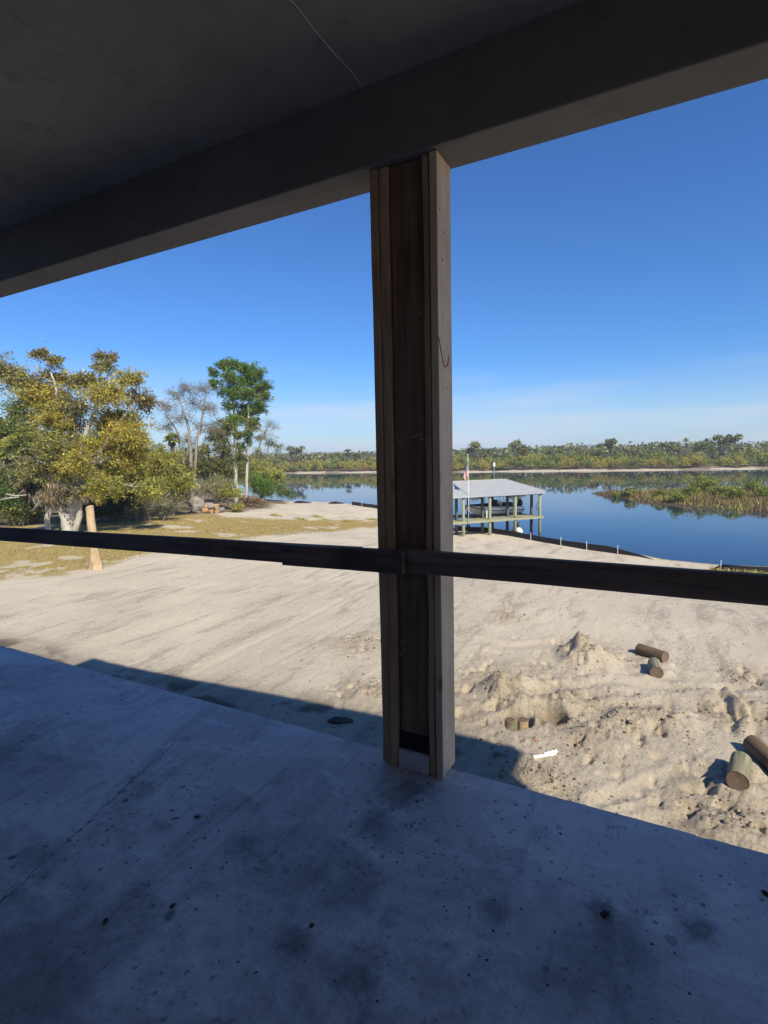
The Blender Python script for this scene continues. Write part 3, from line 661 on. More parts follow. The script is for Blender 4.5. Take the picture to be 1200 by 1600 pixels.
# ------------------------------------------------------------------ sawn pilings on the sand
def piling(end_a, end_b, D, label, mat, ext_h=None):
    """a round length of piling between two axis points (near end first)"""
    a, c_ = np.array(end_a, float), np.array(end_b, float); L = np.linalg.norm(c_-a)
    rz = math.atan2(c_[1]-a[1], c_[0]-a[0]); tilt = -math.asin((c_[2]-a[2])/L)
    root = empty('piling_log', (a+c_)/2, 0, label, 'log', 'sawn pilings lying on the sand'); root.rotation_euler = (0, tilt, rz)
    n = 28; r_ = D/2; seg = 8; b_ = MB(); vs_ = []; fs = []; R3 = random.Random(int(L*1e4))
    ph = R3.uniform(0, 6)
    for i in range(seg+1):
        for q in range(n):
            an = 2*math.pi*q/n; rr = r_*(1+.018*math.sin(3*an+ph)+.010*math.sin(7*an+2*ph+i*.5)); vs_.append((-L/2+L*i/seg, rr*math.cos(an), rr*math.sin(an)))
    for i in range(seg):
        for q in range(n): q2 = (q+1) % n; fs.append((i*n+q, i*n+q2, (i+1)*n+q2, (i+1)*n+q))
    b_.add(vs_, fs); b_.build('trunk', mat, root, smooth=True)
    for sgn in (-1, 1):
        e = MB(); vs_ = [(sgn*(L/2-.012), 0, 0)]; fs = []
        for ring in (.5, .96):
            for q in range(n):
                an = 2*math.pi*q/n; rr = r_*ring*(1+.018*math.sin(3*an+ph)); vs_.append((sgn*(L/2-(.006 if ring > .9 else .010)), rr*math.cos(an), rr*math.sin(an)))
        fs += [(0, 1+q, 1+(q+1) % n) for q in range(n)] + [(1+q, 1+n+q, 1+n+(q+1) % n, 1+(q+1) % n) for q in range(n)]
        e.add(vs_, fs); e.build('end_grain', M['log_end'], root)
    return root
def axis_pt(px, py, D):
    g = ground_px(px, py)
    for _ in range(4):
        z_ = hz(g[0], g[1])+D/2-.015; g = on_level(px, py, z_)
    return g
piling(axis_pt(1152, 1221, .285), axis_pt(1158, 1188, .285), .285, 'pale green round piling stub whose sawn end faces the terrace, nearest log', M['log_side'])
piling(axis_pt(1026, 1051, .27), axis_pt(1022, 1036, .27), .27, 'short greenish piling stub end on, in front of the longer brown log', M['log_side'])
piling(axis_pt(1039.5, 1027, .27), axis_pt(998, 1013.5, .27), .27, 'longer brown piling log lying crosswise behind a short stub', M['log_brown'])
piling(axis_pt(1222, 1206, .285), axis_pt(1175, 1161, .285), .285, 'dark piling log cut off by the right frame edge', M['log_brown'])
for px, lab, mt in ((797, 'dark round piling head in the dug pit, left of its neighbour', M['log_side']), (817, 'tan round piling head in the dug pit, right of its neighbour', M['stump'])):
    g = ground_px(px, 1131); zz = hz(g[0], g[1]); b_ = MB(); n = 20
    root = empty('set_piling', (g[0], g[1], g[2]-.70), 0, lab, 'piling', 'pilings set in the dug pit')
    b_.tube([(0, 0, 0), (0, 0, .35), (0, 0, .78)], [.10, .10, .098], n); b_.build('shaft', mt, root, smooth=False)
    e = MB(); e.tube([(0, 0, .779), (0, 0, .786)], [.096, .092], n); e.build('end_grain', M['log_end'], root)

# white pipe offcuts, scraps, dark clods
for (a, c_, lab) in (((833, 1183.5), (868, 1177.5), 'longer white plastic pipe offcut on the sand beside the slab shadow'), ((850, 1178.5), (870, 1173.5), 'shorter white plastic pipe offcut lying behind the longer one')):
    pa, pb = axis_pt(*a, .05), axis_pt(*c_, .05); mid_ = (pa+pb)/2
    root = empty('pipe_offcut', mid_, 0, lab, 'pipe', 'white pipe offcuts on the sand'); d = (pb-pa)/2; u = d/np.linalg.norm(d)
    b_ = MB(); n = 14; up = np.array([0, 0, 1.]); s_ = np.cross(u, up); s_ /= np.linalg.norm(s_); w_ = np.cross(s_, u)
    vs_ = []; fs = []
    for (e, r_) in ((-1, .028), (1, .028), (1, .022), (-1, .022)):
        vs_ += [d*e+r_*(s_*math.cos(2*math.pi*q/n)+w_*math.sin(2*math.pi*q/n)) for q in range(n)]
    for i in range(4):
        for q in range(n): q2 = (q+1) % n; j = (i+1) % 4; fs.append((i*n+q, i*n+q2, j*n+q2, j*n+q))
    b_.add(vs_, fs); b_.build('pipe_wall', M['pvc'], root, smooth=False)
g = ground_px(532, 1127); dr = blob('dark_rock', (g[0], g[1], hz(g[0], g[1])+.01), (.24, .11, .07), M['clod'], 3, sub=2); dr.rotation_euler = (0, 0, YAW*0+.35); tag(dr, 'flat dark oval rock in the shadow strip left of the post', 'rock')
g = ground_px(752, 1157); tag(blob('dark_rock', (g[0], g[1], hz(g[0], g[1])+.01), (.035, .03, .03), M['clod'], 5), 'small black stone in the shadow right of the post', 'rock')
g = ground_px(838, 1156); tag(blob('brown_scrap', (g[0], g[1], hz(g[0], g[1])+.006), (.075, .05, .006), M['brown_scrap'], 9), 'flat orange brown scrap on the sand behind the white pipes', 'scrap')
for i, (px, py, s, lab) in enumerate([(898, 995 if False else 1098, .09, 'dark shaded clod on the pit rim'), (985, 1137, .06, 'dark soil clod below the churned ridge'), (1050, 1128, .06, 'loose soil clod on the churned track'), (787, 960, .06, 'dark clod right of the post under the rail'), (820, 962, .05, 'second dark clod right of the post under the rail'), (1135, 1302, .06, 'dark clod close to the slab edge at lower right')]):
    g = ground_px(px, py); tag(blob('soil_clod', (g[0], g[1], hz(g[0], g[1])+s*.3), (s, s*.8, s*.6), simple('brown_soil', (.2, .16, .12), (.3, .25, .19), 14, .95, .5) if i == 0 else bpy.data.materials['brown_soil'], 20+i, sub=2), lab, 'clod', 'soil clods on the sand')

# ------------------------------------------------------------------ silt fence along the shore
def silt_fence(pts, hgt, label, stakes=(), sag=.06):
    pts = [np.array(p, float) for p in pts]; dense = []
    for a, c_ in zip(pts[:-1], pts[1:]):
        n_ = max(2, int(np.linalg.norm(c_-a)/.8)); dense += [a+(c_-a)*i/n_ for i in range(n_)]
    dense.append(pts[-1]); root = empty('silt_fence', (*pts[0], hz(*pts[0])), 0, label, 'silt fence', 'black silt fences along the shore'); o0 = np.array(root.location)
    b_ = MB(); vs_ = []; fs = []; N = len(dense); R4 = random.Random(N)
    for i, p in enumerate(dense):
        zg = hz(*p); h_ = (hgt(i/(N-1)) if callable(hgt) else hgt)+sag*(R4.random()-.6); t_ = dense[min(i+1, N-1)]-dense[max(i-1, 0)]; nn = np.array([-t_[1], t_[0]])/max(np.linalg.norm(t_), 1e-6); off = nn*.05*(R4.random()-.5)
        for (s_, dd) in ((-.1, -.008), (h_, -.008), (h_, .008), (-.1, .008)):
            q = p+nn*dd+(off if s_ > 0 else 0); vs_.append((q[0]-o0[0], q[1]-o0[1], zg+s_-o0[2]))
    for i in range(N-1):
        for q in range(4): fs.append((i*4+q, i*4+(q+1) % 4, i*4+4+(q+1) % 4, i*4+4+q))
    fs += [(3, 2, 1, 0), tuple((N-1)*4+q for q in range(4))]
    b_.add(vs_, fs); b_.build('fabric', M['black_plastic'], root)
    for s_ in stakes:
        p = dense[int(s_*(N-1))]; zg = hz(*p); q = MB(); q.box((p[0]-o0[0], p[1]-o0[1]-.06, zg-o0[2]+.33), (.04, .04, .74)); q.build('stake', M['stake'], root)
    return root
def inland(p, q):    # step a shoreline point inland a little
    return (p[0]*(1-q), p[1]*(1-q))
fp = [ground_px(*p)[:2] for p in [(712, 829), (760, 832), (800, 838), (840, 846)]]
for (ax, ay), (bx, by) in zip(near_shore[9:4:-1], near_shore[8:3:-1]):
    nn = np.array([-(by-ay), bx-ax]); nn /= -np.hypot(*nn); nn = nn if nn[1] < 0 else -nn; fp.append(np.array([bx, by])+nn*1.0)
fp = [p for i, p in enumerate(fp) if i < 4 or fp[3][0]+1 < p[0] < .6]
silt_fence(fp, lambda s: .5 if s < .8 else .5*max(.04, (1-s)/.2), 'long black silt fence curving in front of the boathouse and along the right shore', (.45, .62, .74, .85))
fp = [ground_px(*p)[:2] for p in [(1112, 890), (1140, 894), (1175, 896), (1215, 898)]]
silt_fence(fp, lambda s: .05+.42*min(1, s*5), 'low black silt fence at the right frame edge behind grass tufts', (.2,))
for pts_, lab, st_ in (([(458, 786), (470, 786.5), (487, 786)], 'leftmost sagging peak of black silt fence beside the green bush', ()), ([(512, 787), (525, 787.5), (538, 787)], 'small tent of black silt fence midway to the post on the far shore edge', ()),
                       ([(550, 789), (570, 792), (592, 795), (640, 803), (700, 818)], 'black silt fence reaching the left side of the post', (.12, .3))):
    fp = [ground_px(*p)[:2] for p in pts_]
    silt_fence(fp, (lambda s: .08+.36*math.sin(s*math.pi)**1.0) if len(pts_) == 3 else .55, lab, st_)

# ------------------------------------------------------------------ boathouse, boat, flag
A0 = on_level(843.5, 806.5, EYE[2]-6.6); A1 = on_level(724, 815, EYE[2]-6.6)
ux = (A0-A1)[:2]; ux /= np.linalg.norm(ux); L_ = np.linalg.norm((A0-A1)[:2]); brz = math.atan2(ux[1], ux[0])
BH = empty('boathouse', (A1[0], A1[1], WATER_Z), brz, 'open boathouse with pale metal hip roof on green posts over the water', 'boathouse')
bay = L_/3; XS = [-bay, 0, bay, 2*bay, 3*bay]; DZ = 1.6; EZ = 4.12; YB = [0, 1.42, 4.3]
for x_ in XS:
    for j, y_ in enumerate(YB):
        if j == 1 and x_ < -1: continue
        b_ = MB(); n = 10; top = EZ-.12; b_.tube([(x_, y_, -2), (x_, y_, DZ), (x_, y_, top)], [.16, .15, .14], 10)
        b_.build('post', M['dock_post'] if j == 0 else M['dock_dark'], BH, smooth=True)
def deck_run(y0, y1, x0, x1):
    n = int((x1-x0)/.145)
    me = None
    for i in range(n):
        w = (x1-x0)/n
        if me is None:
            b_ = MB(); b_.box((0, 0, 0), (w-.012, y1-y0, .04)); o = b_.build('deck_board', M['dock'], BH); me = o.data
        else: o = link(bpy.data.objects.new('deck_board', me), BH)
        o.location = (x0+w*(i+.5), (y0+y1)/2, DZ+.02+.004*random.random())
deck_run(-.18, 1.5, -bay-.3, 3*bay+.25); deck_run(4.3, 5.0, -bay-.3, 3*bay+.25)
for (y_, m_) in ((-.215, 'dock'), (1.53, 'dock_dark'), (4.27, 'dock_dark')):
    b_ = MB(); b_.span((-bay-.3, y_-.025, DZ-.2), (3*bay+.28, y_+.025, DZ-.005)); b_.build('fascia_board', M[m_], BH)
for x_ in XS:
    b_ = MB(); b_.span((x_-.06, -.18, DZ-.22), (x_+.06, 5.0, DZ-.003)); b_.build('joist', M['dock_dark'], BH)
# hip roof with standing seams
ex0, ex1, ey0, ey1 = -bay-.55, 3*bay+.42, -.32, 5.05; ry = (ey0+ey1)/2; hw = (ey1-ey0)/2; RZ_ = EZ+1.16
rx0, rx1 = ex0+hw, ex1-hw-.2
def panel(name, P, thick=.05):
    b_ = MB(); n_ = len(P); b_.add(list(P)+[(p[0], p[1], p[2]-thick) for p in P], [tuple(range(n_)), tuple(range(2*n_-1, n_-1, -1))]+[(i, n_+i, n_+(i+1) % n_, (i+1) % n_) for i in range(n_)])
    return b_.build(name, M['roof'], BH)
f1 = panel('roof_panel', [(ex0, ey0, EZ), (ex1, ey0, EZ), (rx1, ry, RZ_), (rx0, ry, RZ_)])
f2 = panel('roof_panel', [(ex1, ey1, EZ), (ex0, ey1, EZ), (rx0, ry, RZ_), (rx1, ry, RZ_)])
f3 = panel('roof_panel', [(ex1, ey0, EZ), (ex1, ey1, EZ), (rx1, ry, RZ_)]); f4 = panel('roof_panel', [(ex0, ey1, EZ), (ex0, ey0, EZ), (rx0, ry, RZ_)])
nrib = int((ex1-ex0)/.45)
for i in range(1, nrib):
    x_ = ex0+(ex1-ex0)*i/nrib
    tmax = min(1, (x_-ex0)/(rx0-ex0), (ex1-x_)/(ex1-rx1))
    b_ = MB(); b_.tube([(x_, ey0, EZ+.012), (x_, ey0+hw*tmax, EZ+.012+(RZ_-EZ)*tmax)], .006, 4); b_.build('seam', M['roof'], f1)
for a, c_ in (((ex0, ey0, EZ), (rx0, ry, RZ_)), ((ex1, ey0, EZ), (rx1, ry, RZ_)), ((ex1, ey1, EZ), (rx1, ry, RZ_)), ((rx0, ry, RZ_), (rx1, ry, RZ_))):
    b_ = MB(); b_.tube([np.array(a)+(0, 0, .02), np.array(c_)+(0, 0, .02)], .055, 6); b_.build('ridge_cap', M['roof'], BH)
for y_ in (ey0+.03, ey1-.03):
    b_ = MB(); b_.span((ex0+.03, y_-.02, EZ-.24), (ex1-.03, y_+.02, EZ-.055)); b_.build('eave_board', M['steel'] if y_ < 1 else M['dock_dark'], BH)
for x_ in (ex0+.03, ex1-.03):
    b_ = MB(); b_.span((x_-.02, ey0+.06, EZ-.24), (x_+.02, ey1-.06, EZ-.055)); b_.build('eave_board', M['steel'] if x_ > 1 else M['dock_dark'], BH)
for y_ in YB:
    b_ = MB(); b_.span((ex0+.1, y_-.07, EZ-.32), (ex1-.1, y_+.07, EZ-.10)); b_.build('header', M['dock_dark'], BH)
for x_ in (bay+.1, 2*bay+.35):
    b_ = MB(); b_.span((x_-.18, 1.65, EZ-.62), (x_+.18, 2.05, EZ-.33)); b_.build('hoist_motor', M['dock_dark'], BH)
b_ = MB(); b_.tube([(2*bay, -.02, DZ-.1), (2*bay, -.02, DZ+.16)], .165, 12); b_.build('rust_band', M['rust'], BH)
for x_ in (bay+.45, 2*bay+.7):
    b_ = MB(); b_.tube([(x_, 1.35, DZ), (x_, 1.35, DZ+1.15)], .07, 8); b_.build('mooring_post', M['dock'] if x_ > 5 else M['pole'], BH)
    if x_ > 5: 
        b_ = MB(); b_.box((x_, 1.35, DZ+1.2), (.2, .2, .08)); b_.build('post_cap', M['dock'], BH)
BHM = Matrix.Translation(BH.location) @ Matrix.Rotation(brz, 4, 'Z')
def bw(p): return BHM @ Vector(p)
# coil of rope and a net hung on the right front post
b_ = MB(); b_.tube([(.2*math.sin(a*2*math.pi/18)*.7, 0, .42*math.cos(a*2*math.pi/18)) for a in range(19)], .035, 6); cr_ = b_.build('rope_coil', M['dock_dark']); cr_.location = bw((3*bay-.30, -.02, DZ+1.05)); cr_.rotation_euler = (0, .12, brz)
tag(cr_, 'dark rope loop hung on the right corner post of the boathouse', 'rope')

# boat on the lift
BL, BBm = 6.3, 2.1
boat = empty('motorboat', bw((2*bay-.85, 2.85, DZ+.02)), brz, 'white motorboat with dark stripe on its lift under the roof', 'boat')
def hull_section(s):    # s 0 stern .. 1 bow, boat points to -x
    x_ = BL/2-BL*s; w = BBm/2*(1-.0*s) if s < .45 else BBm/2*math.sqrt(max(0, 1-((s-.45)/.55)**2.2)); keel = .0+(.75*max(0, (s-.62)/.38)**1.6); sheer = .86+.32*s**1.6
    ch = keel+(.30 if s < .6 else .30+.2*(s-.6)/.4); ch = min(ch, sheer-.12)
    return [(x_, 0, keel), (x_, -w*.82, ch), (x_, -w*.97, ch+.28*(sheer-ch)), (x_, -w, ch+.42*(sheer-ch)), (x_, -w, sheer)], [(x_, w, sheer), (x_, w, ch+.42*(sheer-ch)), (x_, w*.97, ch+.28*(sheer-ch)), (x_, w*.82, ch)]
secs = [sum(map(list, hull_section(min(s, .995))), []) for s in np.linspace(0, 1, 22)]
b_ = MB(); n = 9; vs_ = [p for s_ in secs for p in s_]; fs = []
for i in range(len(secs)-1):
    for q in range(n):
        if q == 4: continue
        q2 = (q+1) % n; fs.append((i*n+q, (i+1)*n+q, (i+1)*n+q2, i*n+q2))
    fs.append((i*n+4, (i+1)*n+4, (i+1)*n+5, i*n+5))
fs.append(tuple(range(n)))
b_.add(vs_, fs); b_.build('hull', M['hull'], boat, smooth=False)
b_ = MB()
for sg in (-1, 1):
    b_.tube([(secs[i][3][0], sg*(abs(secs[i][3][1])+.006), secs[i][3][2]) for i in range(len(secs))], .045, 6)
b_.build('stripe', M['black'], boat)
b_ = MB(); vs_ = []; fs = []
cs = [s_ for s_ in np.linspace(.42, .99, 10)]
for s_ in cs:
    a, c_ = hull_section(s_); w = abs(a[4][1]); z_ = a[4][2]; hgt = .34*(1-(s_-.42)/.57)**.8
    vs_ += [(a[4][0], -w*1.03, z_-.10), (a[4][0], -w*.75, z_+hgt*.55+.03), (a[4][0], 0, z_+hgt+.05), (a[4][0], w*.75, z_+hgt*.55+.03), (a[4][0], w*1.03, z_-.10)]
for i in range(len(cs)-1):
    for q in range(4): fs.append((i*5+q, i*5+q+1, i*5+6+q, i*5+5+q))
fs.append((0, 1, 2, 3, 4)); b_.add(vs_, fs); b_.build('bow_cover', M['navy'], boat)
b_ = MB()
for sg in (-1, 1):
    b_.tube([(.2, sg*.85, .9), (.35, sg*.8, 1.6), (.5, sg*.75, 2.15)], .03, 6); b_.tube([(1.9, sg*.85, .9), (1.8, sg*.8, 2.15)], .03, 6); b_.tube([(.25, sg*.85, 1.0), (1.6, sg*.78, 2.1)], .02, 6)
b_.build('canopy_frame', M['steel'], boat)
b_ = MB()
for i in range(7):
    x_ = .3+1.75*i/6; zc = 2.2+.08*math.sin(math.pi*i/6)
    b_.v += [(x_, -.9, zc-.09), (x_, -.45, zc+.02), (x_, .45, zc+.02), (x_, .9, zc-.09)]
for i in range(6):
    for q in range(3): b_.f.append((i*4+q, i*4+q+1, i*4+5+q, i*4+4+q))
cn_ = b_.build('canopy', M['navy'], boat); sm_ = cn_.modifiers.new('solid', 'SOLIDIFY'); sm_.thickness = .05
b_ = MB(); b_.span((.3, -.4, .5), (.9, .4, 1.45)); b_.build('console', M['hull'], boat, bevel=.05)
b_ = MB(); b_.add([(-.1, -.7, 1.12), (-.1, .7, 1.12), (.3, .55, 1.6), (.3, -.55, 1.6), (-.08, -.7, 1.12), (-.08, .7, 1.12), (.32, .55, 1.6), (.32, -.55, 1.6)], [(0, 1, 2, 3), (7, 6, 5, 4), (0, 4, 5, 1), (1, 5, 6, 2), (2, 6, 7, 3), (3, 7, 4, 0)]); b_.build('windscreen', M['navy'], boat)
b_ = MB(); b_.span((1.5, -.8, .8), (2.6, .8, 1.22)); b_.build('stern_cover', M['navy'], boat, bevel=.08)
ob = MB(); ob.tube([(3.22, 0, 1.45), (3.30, 0, 1.28), (3.34, 0, 1.0), (3.36, 0, .7)], [.16, .27, .26, .12], 10); om = ob.build('outboard_motor', M['black'], boat, smooth=True)
ob = MB(); ob.span((3.26, -.05, -.1), (3.44, .05, .7)); ob.build('motor_leg', M['black'], om)
b_ = MB(); b_.tube([(-1.1, -.3, 1.2), (-1.12, -.3, 2.0)], .03, 6); b_.build('rod_holder', M['black'], boat)
b_ = MB()
for x_ in (-.9, 1.6): b_.span((x_-.09, -1.25, -.16), (x_+.09, 1.25, .0))
for sg in (-1, 1): b_.span((-2.2, sg*.55-.1, .0), (2.6, sg*.55+.1, .07))
lf = b_.build('boat_lift', M['dock_dark']); lf.location = bw((2*bay-.85, 2.85, DZ-.02)); lf.rotation_euler = (0, 0, brz); tag(lf, 'dark boat lift cradle carrying the white motorboat', 'boat lift')
# personal watercraft afloat by the dock
pw = empty('jet_ski', bw((2*bay+.85, 1.0, -.05)), brz+1.2, 'small white and black watercraft on the water below the dock', 'watercraft')
b_ = MB(); b_.tube([(-1.0, 0, .12), (-.9, 0, .2), (0, 0, .22), (.8, 0, .26), (1.25, 0, .36)], [.3, .42, .45, .36, .06], 12); b_.build('hull', M['hull'], pw, smooth=True)
b_ = MB(); b_.tube([(-.75, 0, .62), (-.3, 0, .72), (.1, 0, .66)], [.14, .2, .14], 8); b_.build('seat', M['black'], pw, smooth=True)
b_ = MB(); b_.tube([(.1, 0, .6), (.45, 0, .85), (.9, 0, .5)], [.18, .24, .1], 8); b_.tube([(.25, -.38, .98), (.38, 0, .94), (.25, .38, .98)], .035, 6); b_.build('handlebar_cowl', M['black'], pw, smooth=True)

# flagpole
fb_ = bw((.38, -.33, DZ-.3)); fp_ = empty('flagpole', fb_, brz, 'thin white flagpole at the front edge of the boathouse dock', 'flagpole')
PH = 6.55
b_ = MB(); b_.tube([(0, 0, 0), (0, 0, 3), (-.06, 0, PH)], [.034, .03, .02], 8); b_.build('pole', M['pole'], fp_, smooth=True)
b_ = MB(); b_.tube([(-.06, 0, PH), (-.06, 0, PH+.05), (-.06, 0, PH+.1)], [.03, .07, .02], 8); b_.build('finial', M['pole'], fp_, smooth=True)
b_ = MB(); b_.tube([(.05, -.07, 1.2), (0, -.06, PH-.2)], .008, 4); b_.build('halyard', M['pole'], fp_)
nu, nv = 26, 14; V = []; UV = []
for j in range(nv):
    for i in range(nu):
        u, v_ = i/(nu-1), j/(nv-1); hoist = np.array([-.07, 0, PH-1.7+1.1*v_])
        drop = u*1.35; fold = .10*math.sin(u*9+v_*2.2)*min(1, u*3); fold2 = .09*math.sin(u*6.5+1+v_*3)*min(1, u*3)
        p = hoist+np.array([-.50*u*(.35+.65*v_)+.03+fold*.5, fold2-.02, -drop*(.55+.45*v_)]); V.append(p); UV.append((u, v_))
F = np.array([(j*nu+i, j*nu+i+1, (j+1)*nu+i+1, (j+1)*nu+i) for j in range(nv-1) for i in range(nu-1)])
fl = np_mesh('flag', np.array(V), F, M['flag'], smooth=True); fl.location = fb_; fl.rotation_euler = (0, 0, brz)
uvl = fl.data.uv_layers.new(name='UVMap'); li = np.empty(len(fl.data.loops), np.int32); fl.data.loops.foreach_get('vertex_index', li); uvl.data.foreach_set('uv', np.array(UV, np.float32)[li].ravel())
sm_ = fl.modifiers.new('solid', 'SOLIDIFY'); sm_.thickness = .006
tag(fl, 'limp striped flag with blue starred canton hanging on the white pole', 'flag')

# channel marker by the far bank
g = on_level(772, 740, WATER_Z); mk = empty('channel_marker', g, -YAW, 'white marker board on a post standing before the far sandbank', 'marker')
b_ = MB(); b_.tube([(0, 0, -2), (0, 0, 4.0)], .2, 8); b_.build('post', M['dock_post'], mk); b_ = MB(); b_.box((0, -.26, 3.3), (.75, .06, 1.5)); b_.build('board', M['sign'], mk)

# ------------------------------------------------------------------ foliage engine
def rand_dirs(n, r): v = r.normal(size=(n, 3)); return v/np.linalg.norm(v, axis=1)[:, None]
def leaf_quads(C, S, COLR, r, aspect=.55, droop=0.0, up=.35):
    n = len(C); a = rand_dirs(n, r)
    if droop: a = a*(1-droop)+np.array([0, 0, -1])*droop; a /= np.linalg.norm(a, axis=1)[:, None]
    nn = rand_dirs(n, r)+np.array([0, 0, up]); b = np.cross(nn, a); b /= np.maximum(np.linalg.norm(b, axis=1), 1e-6)[:, None]
    S = S[:, None]; A = a*S; B = b*S*aspect
    V = np.stack([C-A, C+B*.9-A*.1, C+A, C-B*.9-A*.1], 1).reshape(-1, 3); return V, np.repeat(COLR, 4, 0)
PAL = {'ochre': (.50, .40, .06), 'olive': (.33, .32, .09), 'green': (.12, .21, .045), 'dark': (.05, .075, .025), 'lime': (.37, .38, .07), 'moss': (.27, .25, .19), 'twig': (.36, .31, .25),
       'sage': (.22, .22, .12), 'rust': (.23, .125, .065), 'brown': (.24, .16, .09), 'bright': (.17, .27, .04), 'palm': (.31, .35, .11), 'dry': (.38, .28, .15)}
def colours(key, n, r, var=.35):
    ks = key.split('+'); base = np.array([PAL[q] for q in ks])[r.integers(len(ks), size=n)]
    return np.clip(base*(1+var*r.normal(size=(n, 1))).clip(.35, 1.9)*(1+.08*r.normal(size=(n, 3))), .004, .8)

